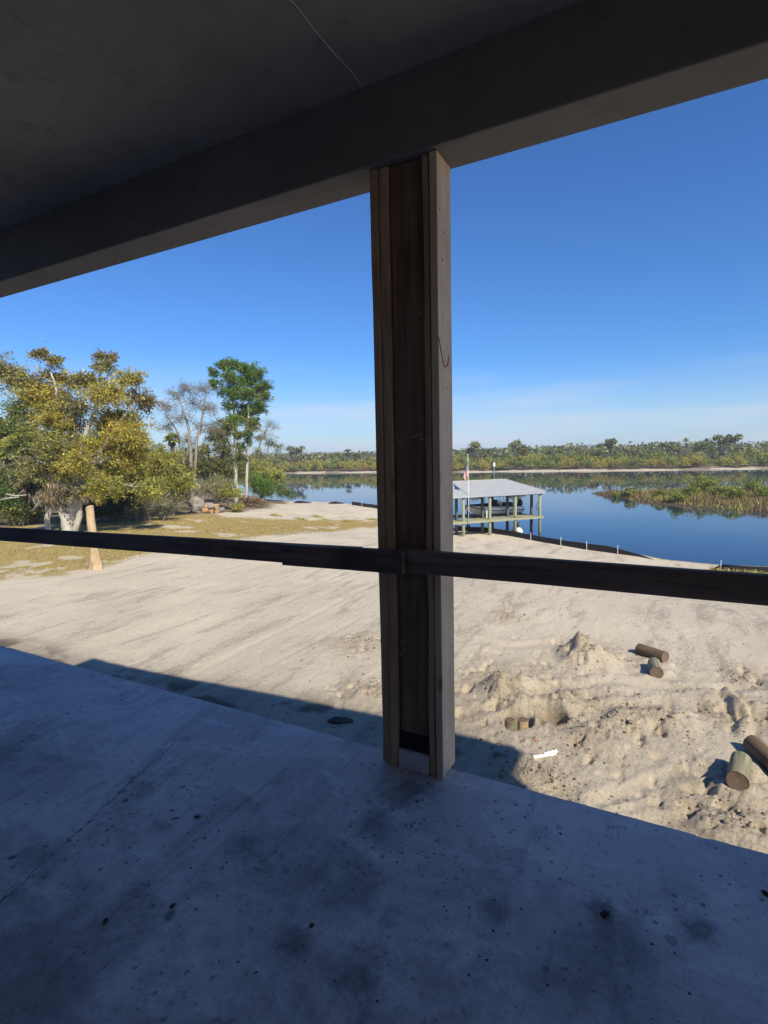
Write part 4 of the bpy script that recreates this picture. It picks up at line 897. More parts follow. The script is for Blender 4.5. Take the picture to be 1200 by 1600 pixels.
def plant(name, base_px, trunks, clumps, label, cat, bark, seed, group=None, leaf=.16, depth=None, twig_r=.03, limbs=True, parts=('trunk', 'crown')):
    """trunks: lists of (px,py,radius px); clumps: (px,py,rx,ry,count,palette[,depth offset m[,style]]) on the plane of the plant"""
    r = np.random.default_rng(seed); g = ground_px(*base_px)
    d = float(np.dot(np.array(g)-EYE, CF)); 
    if depth: d = depth; g = at_depth(base_px[0], base_px[1], d); g[2] = hz(g[0], g[1])
    else: g[2] = hz(g[0], g[1])
    k_ = d/FPX; root = empty(name, g, 0, label, cat, group); o0 = np.array(g)
    tb = MB(); tpts = []
    base_h = at_depth(base_px[0], base_px[1], d)
    for tr in trunks:
        P = []; off = 0
        for i, (px, py, rp) in enumerate(tr):
            p = at_depth(px, py, d)+CF*(.15*d*k_*0); p = p+np.array([CF[0], CF[1], 0])*r.normal()*rp*k_*.8*(i > 0); P.append(p)
        P[0] = P[0].copy(); P[0][2] = min(P[0][2], hz(P[0][0], P[0][1])-.15)
        # resample with a little wander
        Q, R_ = [], []
        for (a, c_, ra, rb) in zip(P[:-1], P[1:], [q[2] for q in tr[:-1]], [q[2] for q in tr[1:]]):
            for s in np.linspace(0, 1, 5)[:-1]: Q.append(a+(c_-a)*s+r.normal(size=3)*ra*k_*.25*(s > 0)); R_.append((ra+(rb-ra)*s)*k_)
        Q.append(P[-1]); R_.append(tr[-1][2]*k_); R_[0] *= 1.25
        tb.tube([q-o0 for q in Q], R_, 8); tpts += list(zip(Q, R_))
    Vs, Cs = [], []
    for cl_ in clumps:
        px, py, rx, ry, cnt, pal = cl_[:6]; doff = cl_[6] if len(cl_) > 6 else r.normal()*rx*k_*.5; style = cl_[7] if len(cl_) > 7 else ''
        c = at_depth(px, py, d)+np.array([CF[0], CF[1], 0])*doff; rad3 = np.array([rx*k_, rx*k_*.8, ry*k_])
        npf = max(5, int(cnt/62)); u = rand_dirs(npf, r)*(r.random((npf, 1))**.4)
        ctr = c+CR*u[:, :1]*rad3[0]+np.array([CF[0], CF[1], 0])*u[:, 1:2]*rad3[1]+np.array([0, 0, 1.])*u[:, 2:]*rad3[2]
        if limbs and tpts:
            cand = [q for q in tpts if q[0][2] < c[2]+.3] or tpts; near_ = min(cand, key=lambda q: np.linalg.norm(q[0]-c)+.4*abs(q[0][2]-c[2]))
            mid_ = near_[0]*.5+c*.5+np.array([0, 0, .12*np.linalg.norm(c-near_[0])])+r.normal(size=3)*rad3[0]*.15
            rl = min(near_[1]*.6, max(twig_r*1.6, .012*np.linalg.norm(c-near_[0])+.03)); limb = [near_[0], near_[0]*.7+mid_*.3+r.normal(size=3)*.08, mid_, mid_*.4+c*.6+r.normal(size=3)*.12, c]
            tb.tube([q-o0 for q in limb], [rl, rl*.85, rl*.65, rl*.5, rl*.4], 6)
            for q in ctr[:: (1 if style == 'bare' else 2)]:
                st_ = limb[2]+(c-limb[2])*r.random(); m2 = (st_+q)/2+r.normal(size=3)*.12*np.linalg.norm(q-st_)+np.array([0, 0, .06])
                tb.tube([st_-o0, m2-o0, q-o0], [twig_r, twig_r*.7, twig_r*.35], 4, False)
                if style == 'bare':
                    for _ in range(7):
                        e = q+rand_dirs(1, r)[0]*rad3[0]*.35+np.array([0, 0, .15]); tb.tube([q-o0, (q+e)/2-o0+r.normal(size=3)*.06, e-o0], [twig_r*.4, twig_r*.3, twig_r*.2], 3, False)
        fwd = np.array([CF[0], CF[1], 0])
        if style == 'moss':
            cnt = int(cnt*2.4); per = max(3, int(cnt/npf)); sig = max(rad3.mean()*.34/max(1, npf/12)**.33, .16)
            L = (ctr[:, None, :]+r.normal(size=(npf, per, 3))*sig*np.array([1, 1, .75])).reshape(-1, 3); tone = np.repeat(.75+.5*r.random(npf), per)[:, None]
        else:
            dn = 1.8 if limbs else 2.5; nt_ = max(10, int(cnt*dn/34)) if style != 'bare' else max(18, int(cnt/15)); cnt = int(cnt*(2.6*dn if style != 'bare' else 2.8)); per = max(4, int(cnt/nt_)); Ls, tone = [], []
            for q in range(nt_):
                u1 = rand_dirs(1, r)[0]; u1[2] = u1[2]*.9+.12; st_ = c+(CR*u1[0]*rad3[0]+fwd*u1[1]*rad3[1]+np.array([0, 0, u1[2]*rad3[2]]))*r.uniform(.0, .6)
                u2 = u1*.8+rand_dirs(1, r)[0]*.75; ln = rad3.mean()*r.uniform(.5, 1.15); e = st_+(CR*u2[0]+fwd*u2[1]+np.array([0, 0, u2[2]*.75]))*ln
                m_ = (st_+e)/2+np.array([0, 0, .16*ln])+r.normal(size=3)*.06*ln; e = e-np.array([0, 0, .12*ln])
                if limbs: tb.tube([st_-o0, m_-o0, e-o0], [twig_r*.55, twig_r*.4, twig_r*.18], 3, False)
                if style == 'bare':
                    for _ in range(4):
                        b0 = m_+(e-m_)*r.random(); b1 = b0+rand_dirs(1, r)[0]*ln*.38+np.array([0, 0, .1]); tb.tube([b0-o0, b1-o0], [twig_r*.28, twig_r*.15], 3, False)
                sA = r.random(per)**.7; pA = (1-sA)[:, None]**2*st_+(2*sA*(1-sA))[:, None]*m_+(sA**2)[:, None]*e
                jit_ = (.10+.16*ln*(1-.55*sA))[:, None]; Ls.append(pA+r.normal(size=(per, 3))*jit_*np.array([1, 1, .8])); tone.append(np.full((per, 1), r.uniform(.62, 1.3)))
            L = np.concatenate(Ls); tone = np.concatenate(tone)
        col = colours(pal, len(L), r)*tone; S = leaf*.48*(.4+1.4*r.random(len(L))**1.6)
        if style == 'moss': V, C = leaf_quads(L, S*1.9, col, r, .22, .85, 0)
        elif style == 'bare': V, C = leaf_quads(L, S*.75, col*.85, r, .35)
        else: V, C = leaf_quads(L, S, col, r, .5)
        Vs.append(V); Cs.append(C)
    if tb.v: tb.build(parts[0], bark, root, smooth=True)
    if Vs:
        V = np.concatenate(Vs)-o0; C = np.concatenate(Cs); np_mesh(parts[1], V, np.arange(len(V)).reshape(-1, 4), M['leaf'], root, cols=C)
    return root

def palm_mesh(r, fronds=30, R_=2.2, leaflets=11, dead=10):
    V, F, C = [], [], []
    def tri(a, b, c_, col):
        n = len(V); V.extend([a, b, c_]); F.append((n, n+1, n+2)); C.extend([col]*3)
    for i in range(fronds+dead):
        isd = i >= fronds; az = r.uniform(0, 2*math.pi); el = r.uniform(-.25, 1.35) if not isd else r.uniform(-1.45, -.9)
        dr = np.array([math.cos(az)*math.cos(el), math.sin(az)*math.cos(el), math.sin(el)]); Lp = R_*(.5 if not isd else .3)*r.uniform(.8, 1.15)
        hub = dr*Lp+np.array([0, 0, -.12*Lp*Lp]); sd = np.cross(dr, (0, 0, 1.)); sd /= max(np.linalg.norm(sd), 1e-6); up_ = np.cross(sd, dr)
        col = np.array(PAL['dry' if isd else ('palm' if r.random() < .75 else 'lime')])*r.uniform(.6, 1.3)*(.7 if isd else 1)
        w = sd*.025; tri(np.zeros(3)-w, np.zeros(3)+w, hub, col)
        for q in range(leaflets):
            fa = (q/(leaflets-1)-.5)*3.6; e = dr*math.cos(fa)+sd*math.sin(fa); e = e+up_*(.12*r.normal()); ll = R_*.52*(1-.25*abs(fa)/1.8)*r.uniform(.85, 1.1)
            tip = hub+e*ll+np.array([0, 0, -.28*ll*(1 if not isd else .2)]); pw_ = np.cross(e, up_)*.075*R_; mid_ = hub+e*ll*.45
            tri(hub, mid_+pw_, tip, col*r.uniform(.8, 1.2)); tri(hub, tip, mid_-pw_, col*r.uniform(.8, 1.2))
    return np.array(V), np.array(F), np.array(C)
def palm(base_px, head_px, rpx, label, seed, depth=None, skirt=True, group=None):
    r = np.random.default_rng(seed); g = ground_px(*base_px); d = float(np.dot(np.array(g)-EYE, CF))
    if depth: d = depth; g = at_depth(*base_px, d)
    g[2] = hz(g[0], g[1]); k_ = d/FPX; h = at_depth(*head_px, d); root = empty('palm_tree', g, 0, label, 'palm tree', group); o0 = np.array(g)
    b_ = MB(); Q = [o0*0+(0, 0, -.2)]; R_ = [.18]; N = 14
    for i in range(1, N+1): s = i/N; Q.append((h-o0)*s+np.array([.12*math.sin(s*3), .1*math.sin(s*2.2), 0])*1); R_.append((.13 if i % 2 else .17)*(1 if s < .5 else 1.25))
    b_.tube(Q, R_, 9); b_.build('trunk', M['boots'], root)
    V, F, C = palm_mesh(r, 34, rpx*k_, 12, 16 if skirt else 5); np_mesh('crown', V+(h-o0), F, M['leaf'], root, cols=C)
    return root

# ------------------------------------------------------------------ the grove on the left
plant('oak_tree', (108, 836), [[(102, 836, 8), (112, 800, 8), (121, 762, 6), (126, 722, 5), (132, 680, 3.5), (150, 640, 2.5), (152, 600, 1.8), (160, 575, 1.2)],
                              [(108, 836, 7), (98, 800, 6), (88, 765, 4.5), (80, 720, 4), (86, 660, 3), (88, 610, 2), (80, 580, 1.2)], [(112, 800, 5), (126, 770, 4.5), (138, 735, 3.5), (170, 690, 3), (200, 640, 2), (206, 605, 1.2)]],
      [(72, 625, 38, 24, 2600, 'ochre+ochre+olive'), (92, 650, 26, 20, 1100, 'ochre+olive'), (40, 600, 32, 22, 1300, 'olive+ochre+sage'), (10, 580, 22, 20, 800, 'olive+sage'), (70, 553, 13, 9, 330, 'olive+brown'), (86, 566, 13, 9, 330, 'olive+brown'),
       (78, 590, 22, 14, 480, 'olive+ochre'), (158, 556, 17, 11, 520, 'olive+brown'), (163, 574, 17, 11, 380, 'olive+sage'), (130, 598, 26, 16, 800, 'olive+sage+ochre'), (178, 620, 34, 20, 1500, 'ochre+olive'), (205, 596, 22, 16, 650, 'ochre+olive'),
       (215, 625, 22, 22, 700, 'olive+brown'), (160, 660, 40, 26, 2500, 'ochre+ochre+olive'), (200, 680, 32, 26, 1800, 'ochre'), (165, 705, 40, 24, 2200, 'ochre+lime'), (125, 700, 28, 26, 1300, 'olive+ochre'), (200, 722, 30, 20, 1200, 'ochre+olive'),
       (150, 745, 34, 20, 1200, 'lime+ochre'), (158, 770, 16, 20, 500, 'lime+ochre'), (110, 672, 26, 40, 900, 'moss', None or .5, 'moss'), (88, 730, 24, 26, 700, 'moss+olive', .8, 'moss'), (45, 650, 28, 22, 900, 'green+olive'),
       (100, 700, 30, 24, 1300, 'olive+sage+lime', -1.6), (72, 735, 24, 24, 1000, 'olive+sage', -1.3), (132, 728, 26, 20, 1100, 'ochre+olive', -1.6), (125, 768, 16, 12, 500, 'olive+moss', -1.2), (228, 765, 26, 20, 1000, 'olive+lime', .5), (100, 660, 24, 18, 800, 'ochre+olive', -1.2), (55, 625, 22, 20, 700, 'olive+ochre', -.5), (60, 690, 18, 20, 600, 'green+olive', .8), (215, 690, 24, 24, 1000, 'ochre+olive', -.8), (180, 760, 26, 16, 800, 'olive+lime', -.6),
       (98, 775, 22, 18, 900, 'moss+brown', -1.0, 'moss'), (120, 640, 22, 20, 700, 'olive+moss')],
      'largest spreading oak with ochre leaves and pale forked trunk behind the left rail', 'tree', M['bark_pale'], 1, leaf=.15)
plant('snag_trunk', (76, 832), [[(76, 834, 4.5), (75, 812, 4.5), (77, 790, 4), (72, 770, 3)]], [(75, 775, 14, 14, 260, 'moss+brown', 0, 'moss')], 'short pale mossy trunk left of the forked oak trunk', 'tree', M['bark_pale'], 2, leaf=.12)
palm((22, 822), (20, 706), 33, 'front cabbage palm at the left edge with a brown skirt', 3)
palm((50, 818), (48, 688), 33, 'cabbage palm between the left edge palm and the oak', 4)
palm((2, 812), (-4, 676), 33, 'cabbage palm cut off by the left frame edge', 5)
palm((36, 822), (34, 748), 24, 'low young palm in front of the dark thicket at left', 6, skirt=False)
for i, (bp, cl_, lab) in enumerate([((22, 822), [(10, 780, 30, 26, 1500, 'dark+green'), (35, 800, 26, 18, 1100, 'dark+olive')], 'dark shrub thicket under the palms at the left edge'),
        ((-5, 812), [(-8, 750, 26, 24, 1200, 'dark+green+olive'), (20, 765, 22, 20, 900, 'green+dark+lime'), (-10, 800, 24, 14, 700, 'dark+olive')], 'mixed dark green shrub cut by the left frame edge'),
        ((62, 815), [(55, 770, 22, 30, 1300, 'dark+green+moss'), (50, 805, 18, 12, 500, 'lime+green')], 'dark shrub between palms and oak trunk'),
        ((175, 815), [(175, 795, 28, 18, 1400, 'dark+green'), (205, 785, 22, 20, 1200, 'dark'), (215, 800, 12, 8, 260, 'green')], 'dark evergreen shrub to the right of the oak trunk'),
        ((145, 820), [(138, 800, 18, 16, 800, 'dark')], 'low dark shrub behind the standing stump'),
        ((210, 812), [(190, 760, 34, 26, 1500, 'dark+olive')], 'shadowy shrub beneath the ochre oak crown')]):
    plant('shrub', bp, [], cl_, lab, 'shrub', M['bark_dark'], 20+i, leaf=.15, limbs=False, parts=('stem', 'foliage'))
plant('willow_bush', (250, 810), [[(250, 812, 2), (252, 770, 1.6), (246, 735, 1)], [(252, 812, 1.6), (262, 765, 1.2), (272, 730, .9)]], [(238, 725, 26, 22, 1500, 'lime+ochre+olive'), (262, 720, 24, 24, 1500, 'lime+olive'), (255, 755, 34, 22, 1700, 'olive+lime'), (280, 750, 22, 20, 900, 'olive+lime'), (228, 750, 18, 20, 700, 'olive+ochre')],
      'broad yellow green bush between oak and grey tree', 'bush', M['bark_grey'], 30, leaf=.16, twig_r=.025)
plant('bramble', (240, 815), [[(235, 815, .8), (228, 790, .6)], [(255, 815, .8), (262, 785, .6)], [(215, 815, .8), (208, 792, .5)]], [(232, 795, 30, 14, 1000, 'moss+twig+sage'), (262, 790, 22, 14, 600, 'moss+sage'), (205, 802, 14, 8, 300, 'twig')], 'grey twiggy brush heap along the grass edge', 'brush', M['bark_grey'], 31, leaf=.12, twig_r=.015)
plant('bare_tree', (300, 790), [[(300, 792, 3.6), (299, 740, 3.2), (297, 700, 2.8), (293, 665, 2), (283, 630, 1.2), (278, 612, .7)], [(299, 740, 2.4), (308, 690, 2), (318, 640, 1.3), (322, 612, .7)], [(297, 700, 1.8), (275, 672, 1.4), (258, 645, .8)]],
      [(272, 618, 20, 13, 420, 'twig+sage', .2, 'bare'), (292, 608, 18, 10, 420, 'twig+sage', .1, 'bare'), (318, 612, 22, 14, 560, 'twig+sage', -.3, 'bare'), (258, 636, 18, 14, 460, 'olive+twig', .5, 'bare'), (298, 632, 22, 16, 460, 'twig+sage', .9, 'bare'), (328, 640, 20, 16, 460, 'twig+sage', .1, 'bare'), (280, 655, 24, 14, 480, 'sage+twig', -.4, 'bare'),
       (312, 668, 20, 14, 420, 'sage+twig', .6, 'bare'), (258, 668, 18, 14, 360, 'sage+olive', .4, 'bare'), (335, 672, 18, 14, 400, 'sage+olive', .4, 'bare'), (290, 690, 22, 12, 380, 'sage', .2, 'bare')],
      'tall thin grey tree with nearly bare twigs left of the green tree', 'tree', M['bark_grey'], 32, leaf=.16, twig_r=.035)
palm((268, 800), (268, 687), 15, 'slim palm among the bare twigs left of the grey tree', 33)
plant('dark_oak', (340, 788), [[(335, 790, 3), (338, 750, 2.8), (345, 715, 2.2), (352, 690, 1.4)], [(338, 750, 2.2), (328, 720, 1.8), (322, 695, 1.2)]],
      [(335, 680, 22, 14, 800, 'olive+sage+dark'), (352, 700, 20, 16, 800, 'dark+olive'), (320, 705, 18, 14, 500, 'sage+olive'), (345, 735, 24, 18, 900, 'dark+olive'), (358, 668, 16, 14, 500, 'olive+dark'), (305, 735, 14, 20, 600, 'dark')],
      'dark leaning oak tangled behind the tall green tree trunks', 'tree', M['bark_dark'], 34, leaf=.17)
plant('green_tree', (372, 786), [[(369, 788, 3.2), (368, 740, 3), (367, 700, 2.6), (366, 650, 2), (362, 600, 1.3), (352, 575, .8)], [(384, 786, 2.4), (386, 740, 2.2), (388, 690, 1.9), (388, 640, 1.5), (390, 595, .9)]],
      [(347, 570, 13.8, 9.5, 630, 'green+bright'), (334, 583, 10.0, 8.1, 300, 'green'), (338, 601, 11.2, 8.1, 345, 'green+bright'), (366, 572, 15.0, 9.5, 690, 'green+bright'), (385, 577, 16.2, 10.8, 840, 'green+bright'), (400, 586, 15.0, 10.8, 720, 'green'), (412, 603, 12.5, 9.5, 540, 'green+bright'), (414, 620, 11.2, 10.8, 495, 'green+olive'),
       (404, 634, 11.2, 8.1, 360, 'green'), (382, 597, 20.0, 10.8, 930, 'green+bright'), (360, 592, 15.0, 10.8, 630, 'green+bright'), (352, 613, 10.0, 8.1, 300, 'green'), (372, 616, 17.5, 10.8, 780, 'green+bright'), (394, 612, 12.5, 9.5, 495, 'green'), (358, 636, 12.5, 8.1, 390, 'green'), (384, 640, 15.0, 9.5, 510, 'green+olive'), (368, 657, 13.8, 9.5, 450, 'green+bright'), (394, 658, 11.2, 10.8, 390, 'green+olive'),
       (372, 680, 10.0, 12.2, 390, 'green+lime'), (388, 684, 8.8, 16.2, 330, 'dark+green'), (360, 665, 12, 14, 420, 'green+olive'), (378, 650, 16, 14, 620, 'green'), (400, 640, 14, 14, 480, 'green+bright'), (392, 668, 12, 14, 420, 'green+olive'), (364, 615, 18, 12, 620, 'green'), (388, 618, 18, 12, 620, 'green+bright'), (376, 715, 16, 14, 420, 'olive+dark'), (376, 700, 7.5, 10.8, 210, 'green')],
      'tallest bright green tree with twin pale trunks near the water', 'tree', M['bark_pale'], 35, leaf=.19, twig_r=.035)
plant('moss_oak', (400, 782), [[(398, 784, 2.2), (396, 745, 2), (402, 705, 1.6), (412, 680, 1), (422, 662, .6)], [(402, 705, 1.2), (420, 695, .8), (432, 688, .5)]],
      [(418, 664, 14, 10, 330, 'sage+twig', .2, 'bare'), (430, 668, 10, 9, 200, 'sage+twig', -.2, 'bare'), (408, 684, 16, 12, 480, 'sage+olive'), (424, 694, 16, 10, 420, 'sage+dark', .1), (436, 703, 10, 8, 200, 'sage', 0, 'moss'), (402, 712, 16, 12, 480, 'olive+sage')],
      'greyish mossy small oak leaning right over the shore', 'tree', M['bark_grey'], 36, leaf=.15)
for i, (bp, cl_, lab) in enumerate([((408, 785), [(404, 757, 18, 16, 1500, 'green+bright'), (414, 768, 14, 13, 900, 'green+bright+dark')], 'dense bright green bush under the mossy oak'),
        ((436, 783), [(436, 765, 15, 12, 1100, 'green+sage'), (448, 770, 10, 9, 500, 'green+bright')], 'rightmost round green bush on the shore before the water'),
        ((345, 795), [(340, 762, 26, 20, 1500, 'sage+olive+moss', 0, 'moss'), (365, 770, 14, 12, 500, 'olive+lime')], 'grey green mossy bush below the dark oak'),
        ((385, 792), [(385, 784, 14, 7, 360, 'brown+dry'), (400, 785, 12, 6, 260, 'brown+dry')], 'low dry brown brush at the foot of the green tree'),
        ((295, 798), [(288, 768, 20, 16, 900, 'moss+sage', 0, 'moss'), (275, 785, 16, 12, 500, 'twig+sage')], 'hanging grey moss brush left of the wood pile'),
        ((272, 802), [(285, 742, 20, 18, 900, 'dark+olive')], 'dark bush behind the grey tree trunk'),
        ((372, 800), [(372, 795, 8, 5, 200, 'olive+lime')], 'small green weed clump beside the cut logs')]):
    plant('bush', bp, [], cl_, lab, 'bush', M['bark_dark'], 50+i, leaf=.16, limbs=False, parts=('stem', 'foliage'))
# trees further back that close the gaps
for i, (px, py, dd, cl_, lab) in enumerate([(60, 800, 62, [(30, 690, 50, 40, 1600, 'dark+olive'), (90, 740, 50, 36, 1500, 'dark+olive')], 'dark wood edge behind the oak and palms'), (230, 795, 75, [(220, 725, 50, 30, 1500, 'olive+sage'), (180, 745, 40, 30, 1200, 'dark+olive')], 'olive trees behind the yellow green bush'),
        (320, 785, 88, [(300, 722, 34, 18, 900, 'sage+olive'), (340, 735, 34, 20, 1000, 'dark+olive'), (370, 735, 30, 22, 900, 'dark+olive')], 'olive thicket behind the bare tree'), (420, 775, 96, [(400, 735, 26, 18, 900, 'olive+lime'), (425, 745, 18, 16, 700, 'olive+lime')], 'yellow olive thicket behind the bright bush')]):
    plant('thicket', (px, py), [], cl_, lab, 'thicket', M['bark_dark'], 70+i, leaf=.28, depth=dd, limbs=False, parts=('stem', 'foliage'))

# standing cut trunk
g = ground_px(149, 889); d = float(np.dot(np.array(g)-EYE, CF)); k_ = d/FPX; g[2] = hz(g[0], g[1])
stp = empty('standing_stump', g, 0, 'tall sawn pale trunk standing alone at the grass edge behind the rail', 'stump')
Q = []; prof = [(150, 892, 11.8, .9), (150, 885, 9.6, .6), (149, 874, 7.2, .25), (147, 857, 5.6, .05), (144, 830, 6.0, .03), (141.5, 810, 5.7, .03), (140, 792, 5.5, .0)]
b_ = MB(); n = 24; vs_ = []; fs = []
for i, (px, py, rp, flare) in enumerate(prof):
    p = at_depth(px, py, d)-np.array(g)
    if i == 0: p[2] = -.1
    for q in range(n):
        a = 2*math.pi*q/n; rr = rp*k_*(1+flare*max(0, math.cos(a*5+.6))**2*.55-.25*flare+.05*math.sin(2*a+1)); c_ = CR*math.cos(a)+np.array([CF[0], CF[1], 0])*math.sin(a)
        dz_ = (.10*math.sin(a*1.0+2.2)) if i == len(prof)-1 else 0; vs_.append(p+c_*rr+np.array([0, 0, dz_]))
for i in range(len(prof)-1):
    for q in range(n): q2 = (q+1) % n; fs.append((i*n+q, i*n+q2, (i+1)*n+q2, (i+1)*n+q))
b_.add(vs_, fs); b_.build('trunk', M['stump'], stp, smooth=True)
e = MB(); e.add(vs_[-n:], [tuple(range(n))]); eo = e.build('cut_top', M['fresh_cut'], stp); eo.location = (0, 0, -.004)
# cut logs and root ball by the grove
g = ground_px(309, 801); tag(blob('root_ball', (g[0], g[1], hz(g[0], g[1])+.7), (.8, .7, .95), M['bark_grey'], 77, sub=3), 'grey uprooted stump leaning beside the orange cut logs', 'stump')
for i in range(11):
    px, py = 322+(i % 6)*4.6+random.uniform(-1, 1), 800-(i//6)*5.5+random.uniform(-1, 1); g = ground_px(px, 801-(i % 2)*.8); zz = hz(g[0], g[1]); dd = float(np.dot(g-EYE, CF)); a = random.uniform(-.6, 1.0); L = random.uniform(.5, .9); r_ = random.uniform(.18, .3)
    labs = ['lowest left', 'second lowest from left', 'third lowest from left', 'third lowest from right', 'second lowest from right', 'lowest right', 'upper left', 'second upper from left', 'middle upper', 'second upper from right', 'upper right']
    root = empty('cut_log', (g[0], g[1], zz+r_*.9+(i//6)*.42), YAW*0+a-1.9, labs[i]+' freshly sawn orange log in the wood pile', 'log', 'fresh cut logs in the wood pile')
    b_ = MB(); b_.tube([(-L/2, 0, 0), (L/2, 0, 0)], r_, 12, False); b_.build('bark', M['bark_grey'] if i % 3 else M['fresh_cut'], root, smooth=True)
    for sg in (-1, 1):
        e = MB(); e.tube([(sg*(L/2-.01), 0, 0), (sg*L/2, 0, 0)], r_*.95, 12); e.build('cut_face', M['fresh_cut'], root)
# fallen bleached limbs at far left
for i, (pp, lab) in enumerate([([(0, 781), (15, 778), (30, 777)], 'lower bleached fallen limb at the left edge'), ([(10, 772), (25, 775), (45, 773)], 'upper bleached fallen limb under the palms'), ([(52, 797), (58, 788), (66, 782)], 'thin slanting bare stick left of the oak trunk'), ([(318, 800), (317, 770), (315, 735)], 'thin upright dead stem beside the wood pile')]):
    d = 38 if i < 3 else 66; P = [at_depth(*p, d) for p in pp]; o0 = P[0]; b_ = MB(); b_.tube([p-o0 for p in P], [.07, .06, .03], 6)
    b_.tube([P[1]-o0, P[1]-o0+(P[2]-P[1])*.6+np.array([0, 0, .35])], [.035, .015], 5); o = b_.build('dead_branch', M['dead'], smooth=True); o.location = tuple(o0); tag(o, lab, 'branch', 'dead limbs in the grove')

# ------------------------------------------------------------------ grass
def scatter_poly(poly, n, r, jit=0):
    lo, hi = poly.min(0), poly.max(0); out_ = []
    while len(out_) < n:
        q = r.uniform(lo, hi, (n*3, 2)); q = q[sdist(poly, q[:, 0], q[:, 1]) > 0]; out_ += list(q)
    return np.array(out_[:n])
def blades(name, P, hts, cols, label, wid=.02, r=None, lean=.4):
    z_ = height(P[:, 0], P[:, 1]); n = len(P); a = r.uniform(0, 6.28, n); w = np.stack([np.cos(a), np.sin(a), 0*a], 1)*(wid*r.uniform(.6, 1.5, n))[:, None]
    B = np.stack([P[:, 0], P[:, 1], z_-.01], 1); T = B+np.stack([r.normal(size=n)*lean*hts, r.normal(size=n)*lean*hts, hts], 1)
    V = np.stack([B-w, B+w, T], 1).reshape(-1, 3); return tag(np_mesh(name, V, np.arange(3*n).reshape(-1, 3), M['blade'], cols=np.repeat(cols, 3, 0)), label, 'grass', kind='stuff')
r = np.random.default_rng(90)
gp = grass_poly.copy(); gp[:, 0] = np.maximum(gp[:, 0], -48)
P = scatter_poly(gp, 60000, r); keep = fbm(P[:, 0]*.5, P[:, 1]*.5, 75, 4) < .42; P = P[keep]
cc = colours('ochre+dry+olive+dry+brown', len(P), r, .25); blades('grass', P, .03+.07*r.random(len(P))**2, cc, 'short dry golden grass along the left of the yard', .02, r, .9)
tuft = np.concatenate([np.array(ground_px(px, py)[:2])+r.normal(size=(160, 2))*.35 for px, py in [(1150, 895), (1170, 897), (1128, 893), (1185, 899), (430, 806), (470, 812), (510, 814), (540, 815), (580, 812), (495, 808)]])
blades('shore_grass', tuft, .1+.25*r.random(len(tuft)), colours('olive+lime+dry', len(tuft), r), 'thin green grass tufts at the sand edge', .03, r, .5)

# ------------------------------------------------------------------ marsh island
P = scatter_poly(island_poly, 60000, r); P = P[(P[:, 0] < 62)]; sdv = sdist(island_poly, P[:, 0], P[:, 1]); P = P[sdv > 1.0]; sdv = sdv[sdv > 1.0]
pn = fbm(P[:, 0]*.12, P[:, 1]*.12, 95, 3); cc = np.where((pn > -.18)[:, None], colours('rust+brown+rust+olive', len(P), r), colours('olive+lime+brown', len(P), r))
blades('marsh_grass', P, (.4+.55*r.random(len(P)))*np.clip(sdv/3, .35, 1), cc, 'rusty red and olive marsh plants covering the low island', .045, r, .3)
isl_sh = [(1098, 772, 22, 15, 'largest rounded green bush on the marsh island'), (1078, 776, 12, 8, 'small green bush just left of the largest island bush'), (1150, 782, 14, 10, 'round green bush on the island front, right of the largest'), (1178, 770, 14, 10, 'green bush at the back of the island near the right edge'),
          (985, 776, 9, 7, 'low green bush near the island tip'), (1060, 785, 12, 8, 'green bush on the island front edge'), (1120, 778, 12, 10, 'green bush snug on the right side of the largest one'), (1195, 780, 12, 10, 'island bush cut by the right frame edge'), (965, 777, 7, 4, 'smallest green tuft at the island tip'), (1035, 778, 10, 6, 'olive tuft in the red marsh plants')]
for i, (px, py, rx, ry, lab) in enumerate(isl_sh):
    plant('marsh_bush', (px, py), [], [(px, py-ry*.9, rx, ry, int(rx*42), 'bright+lime+olive', 0)], lab, 'bush', M['bark_dark'], 120+i, group='bushes on the marsh island', leaf=.22, limbs=False, parts=('stem', 'foliage'))

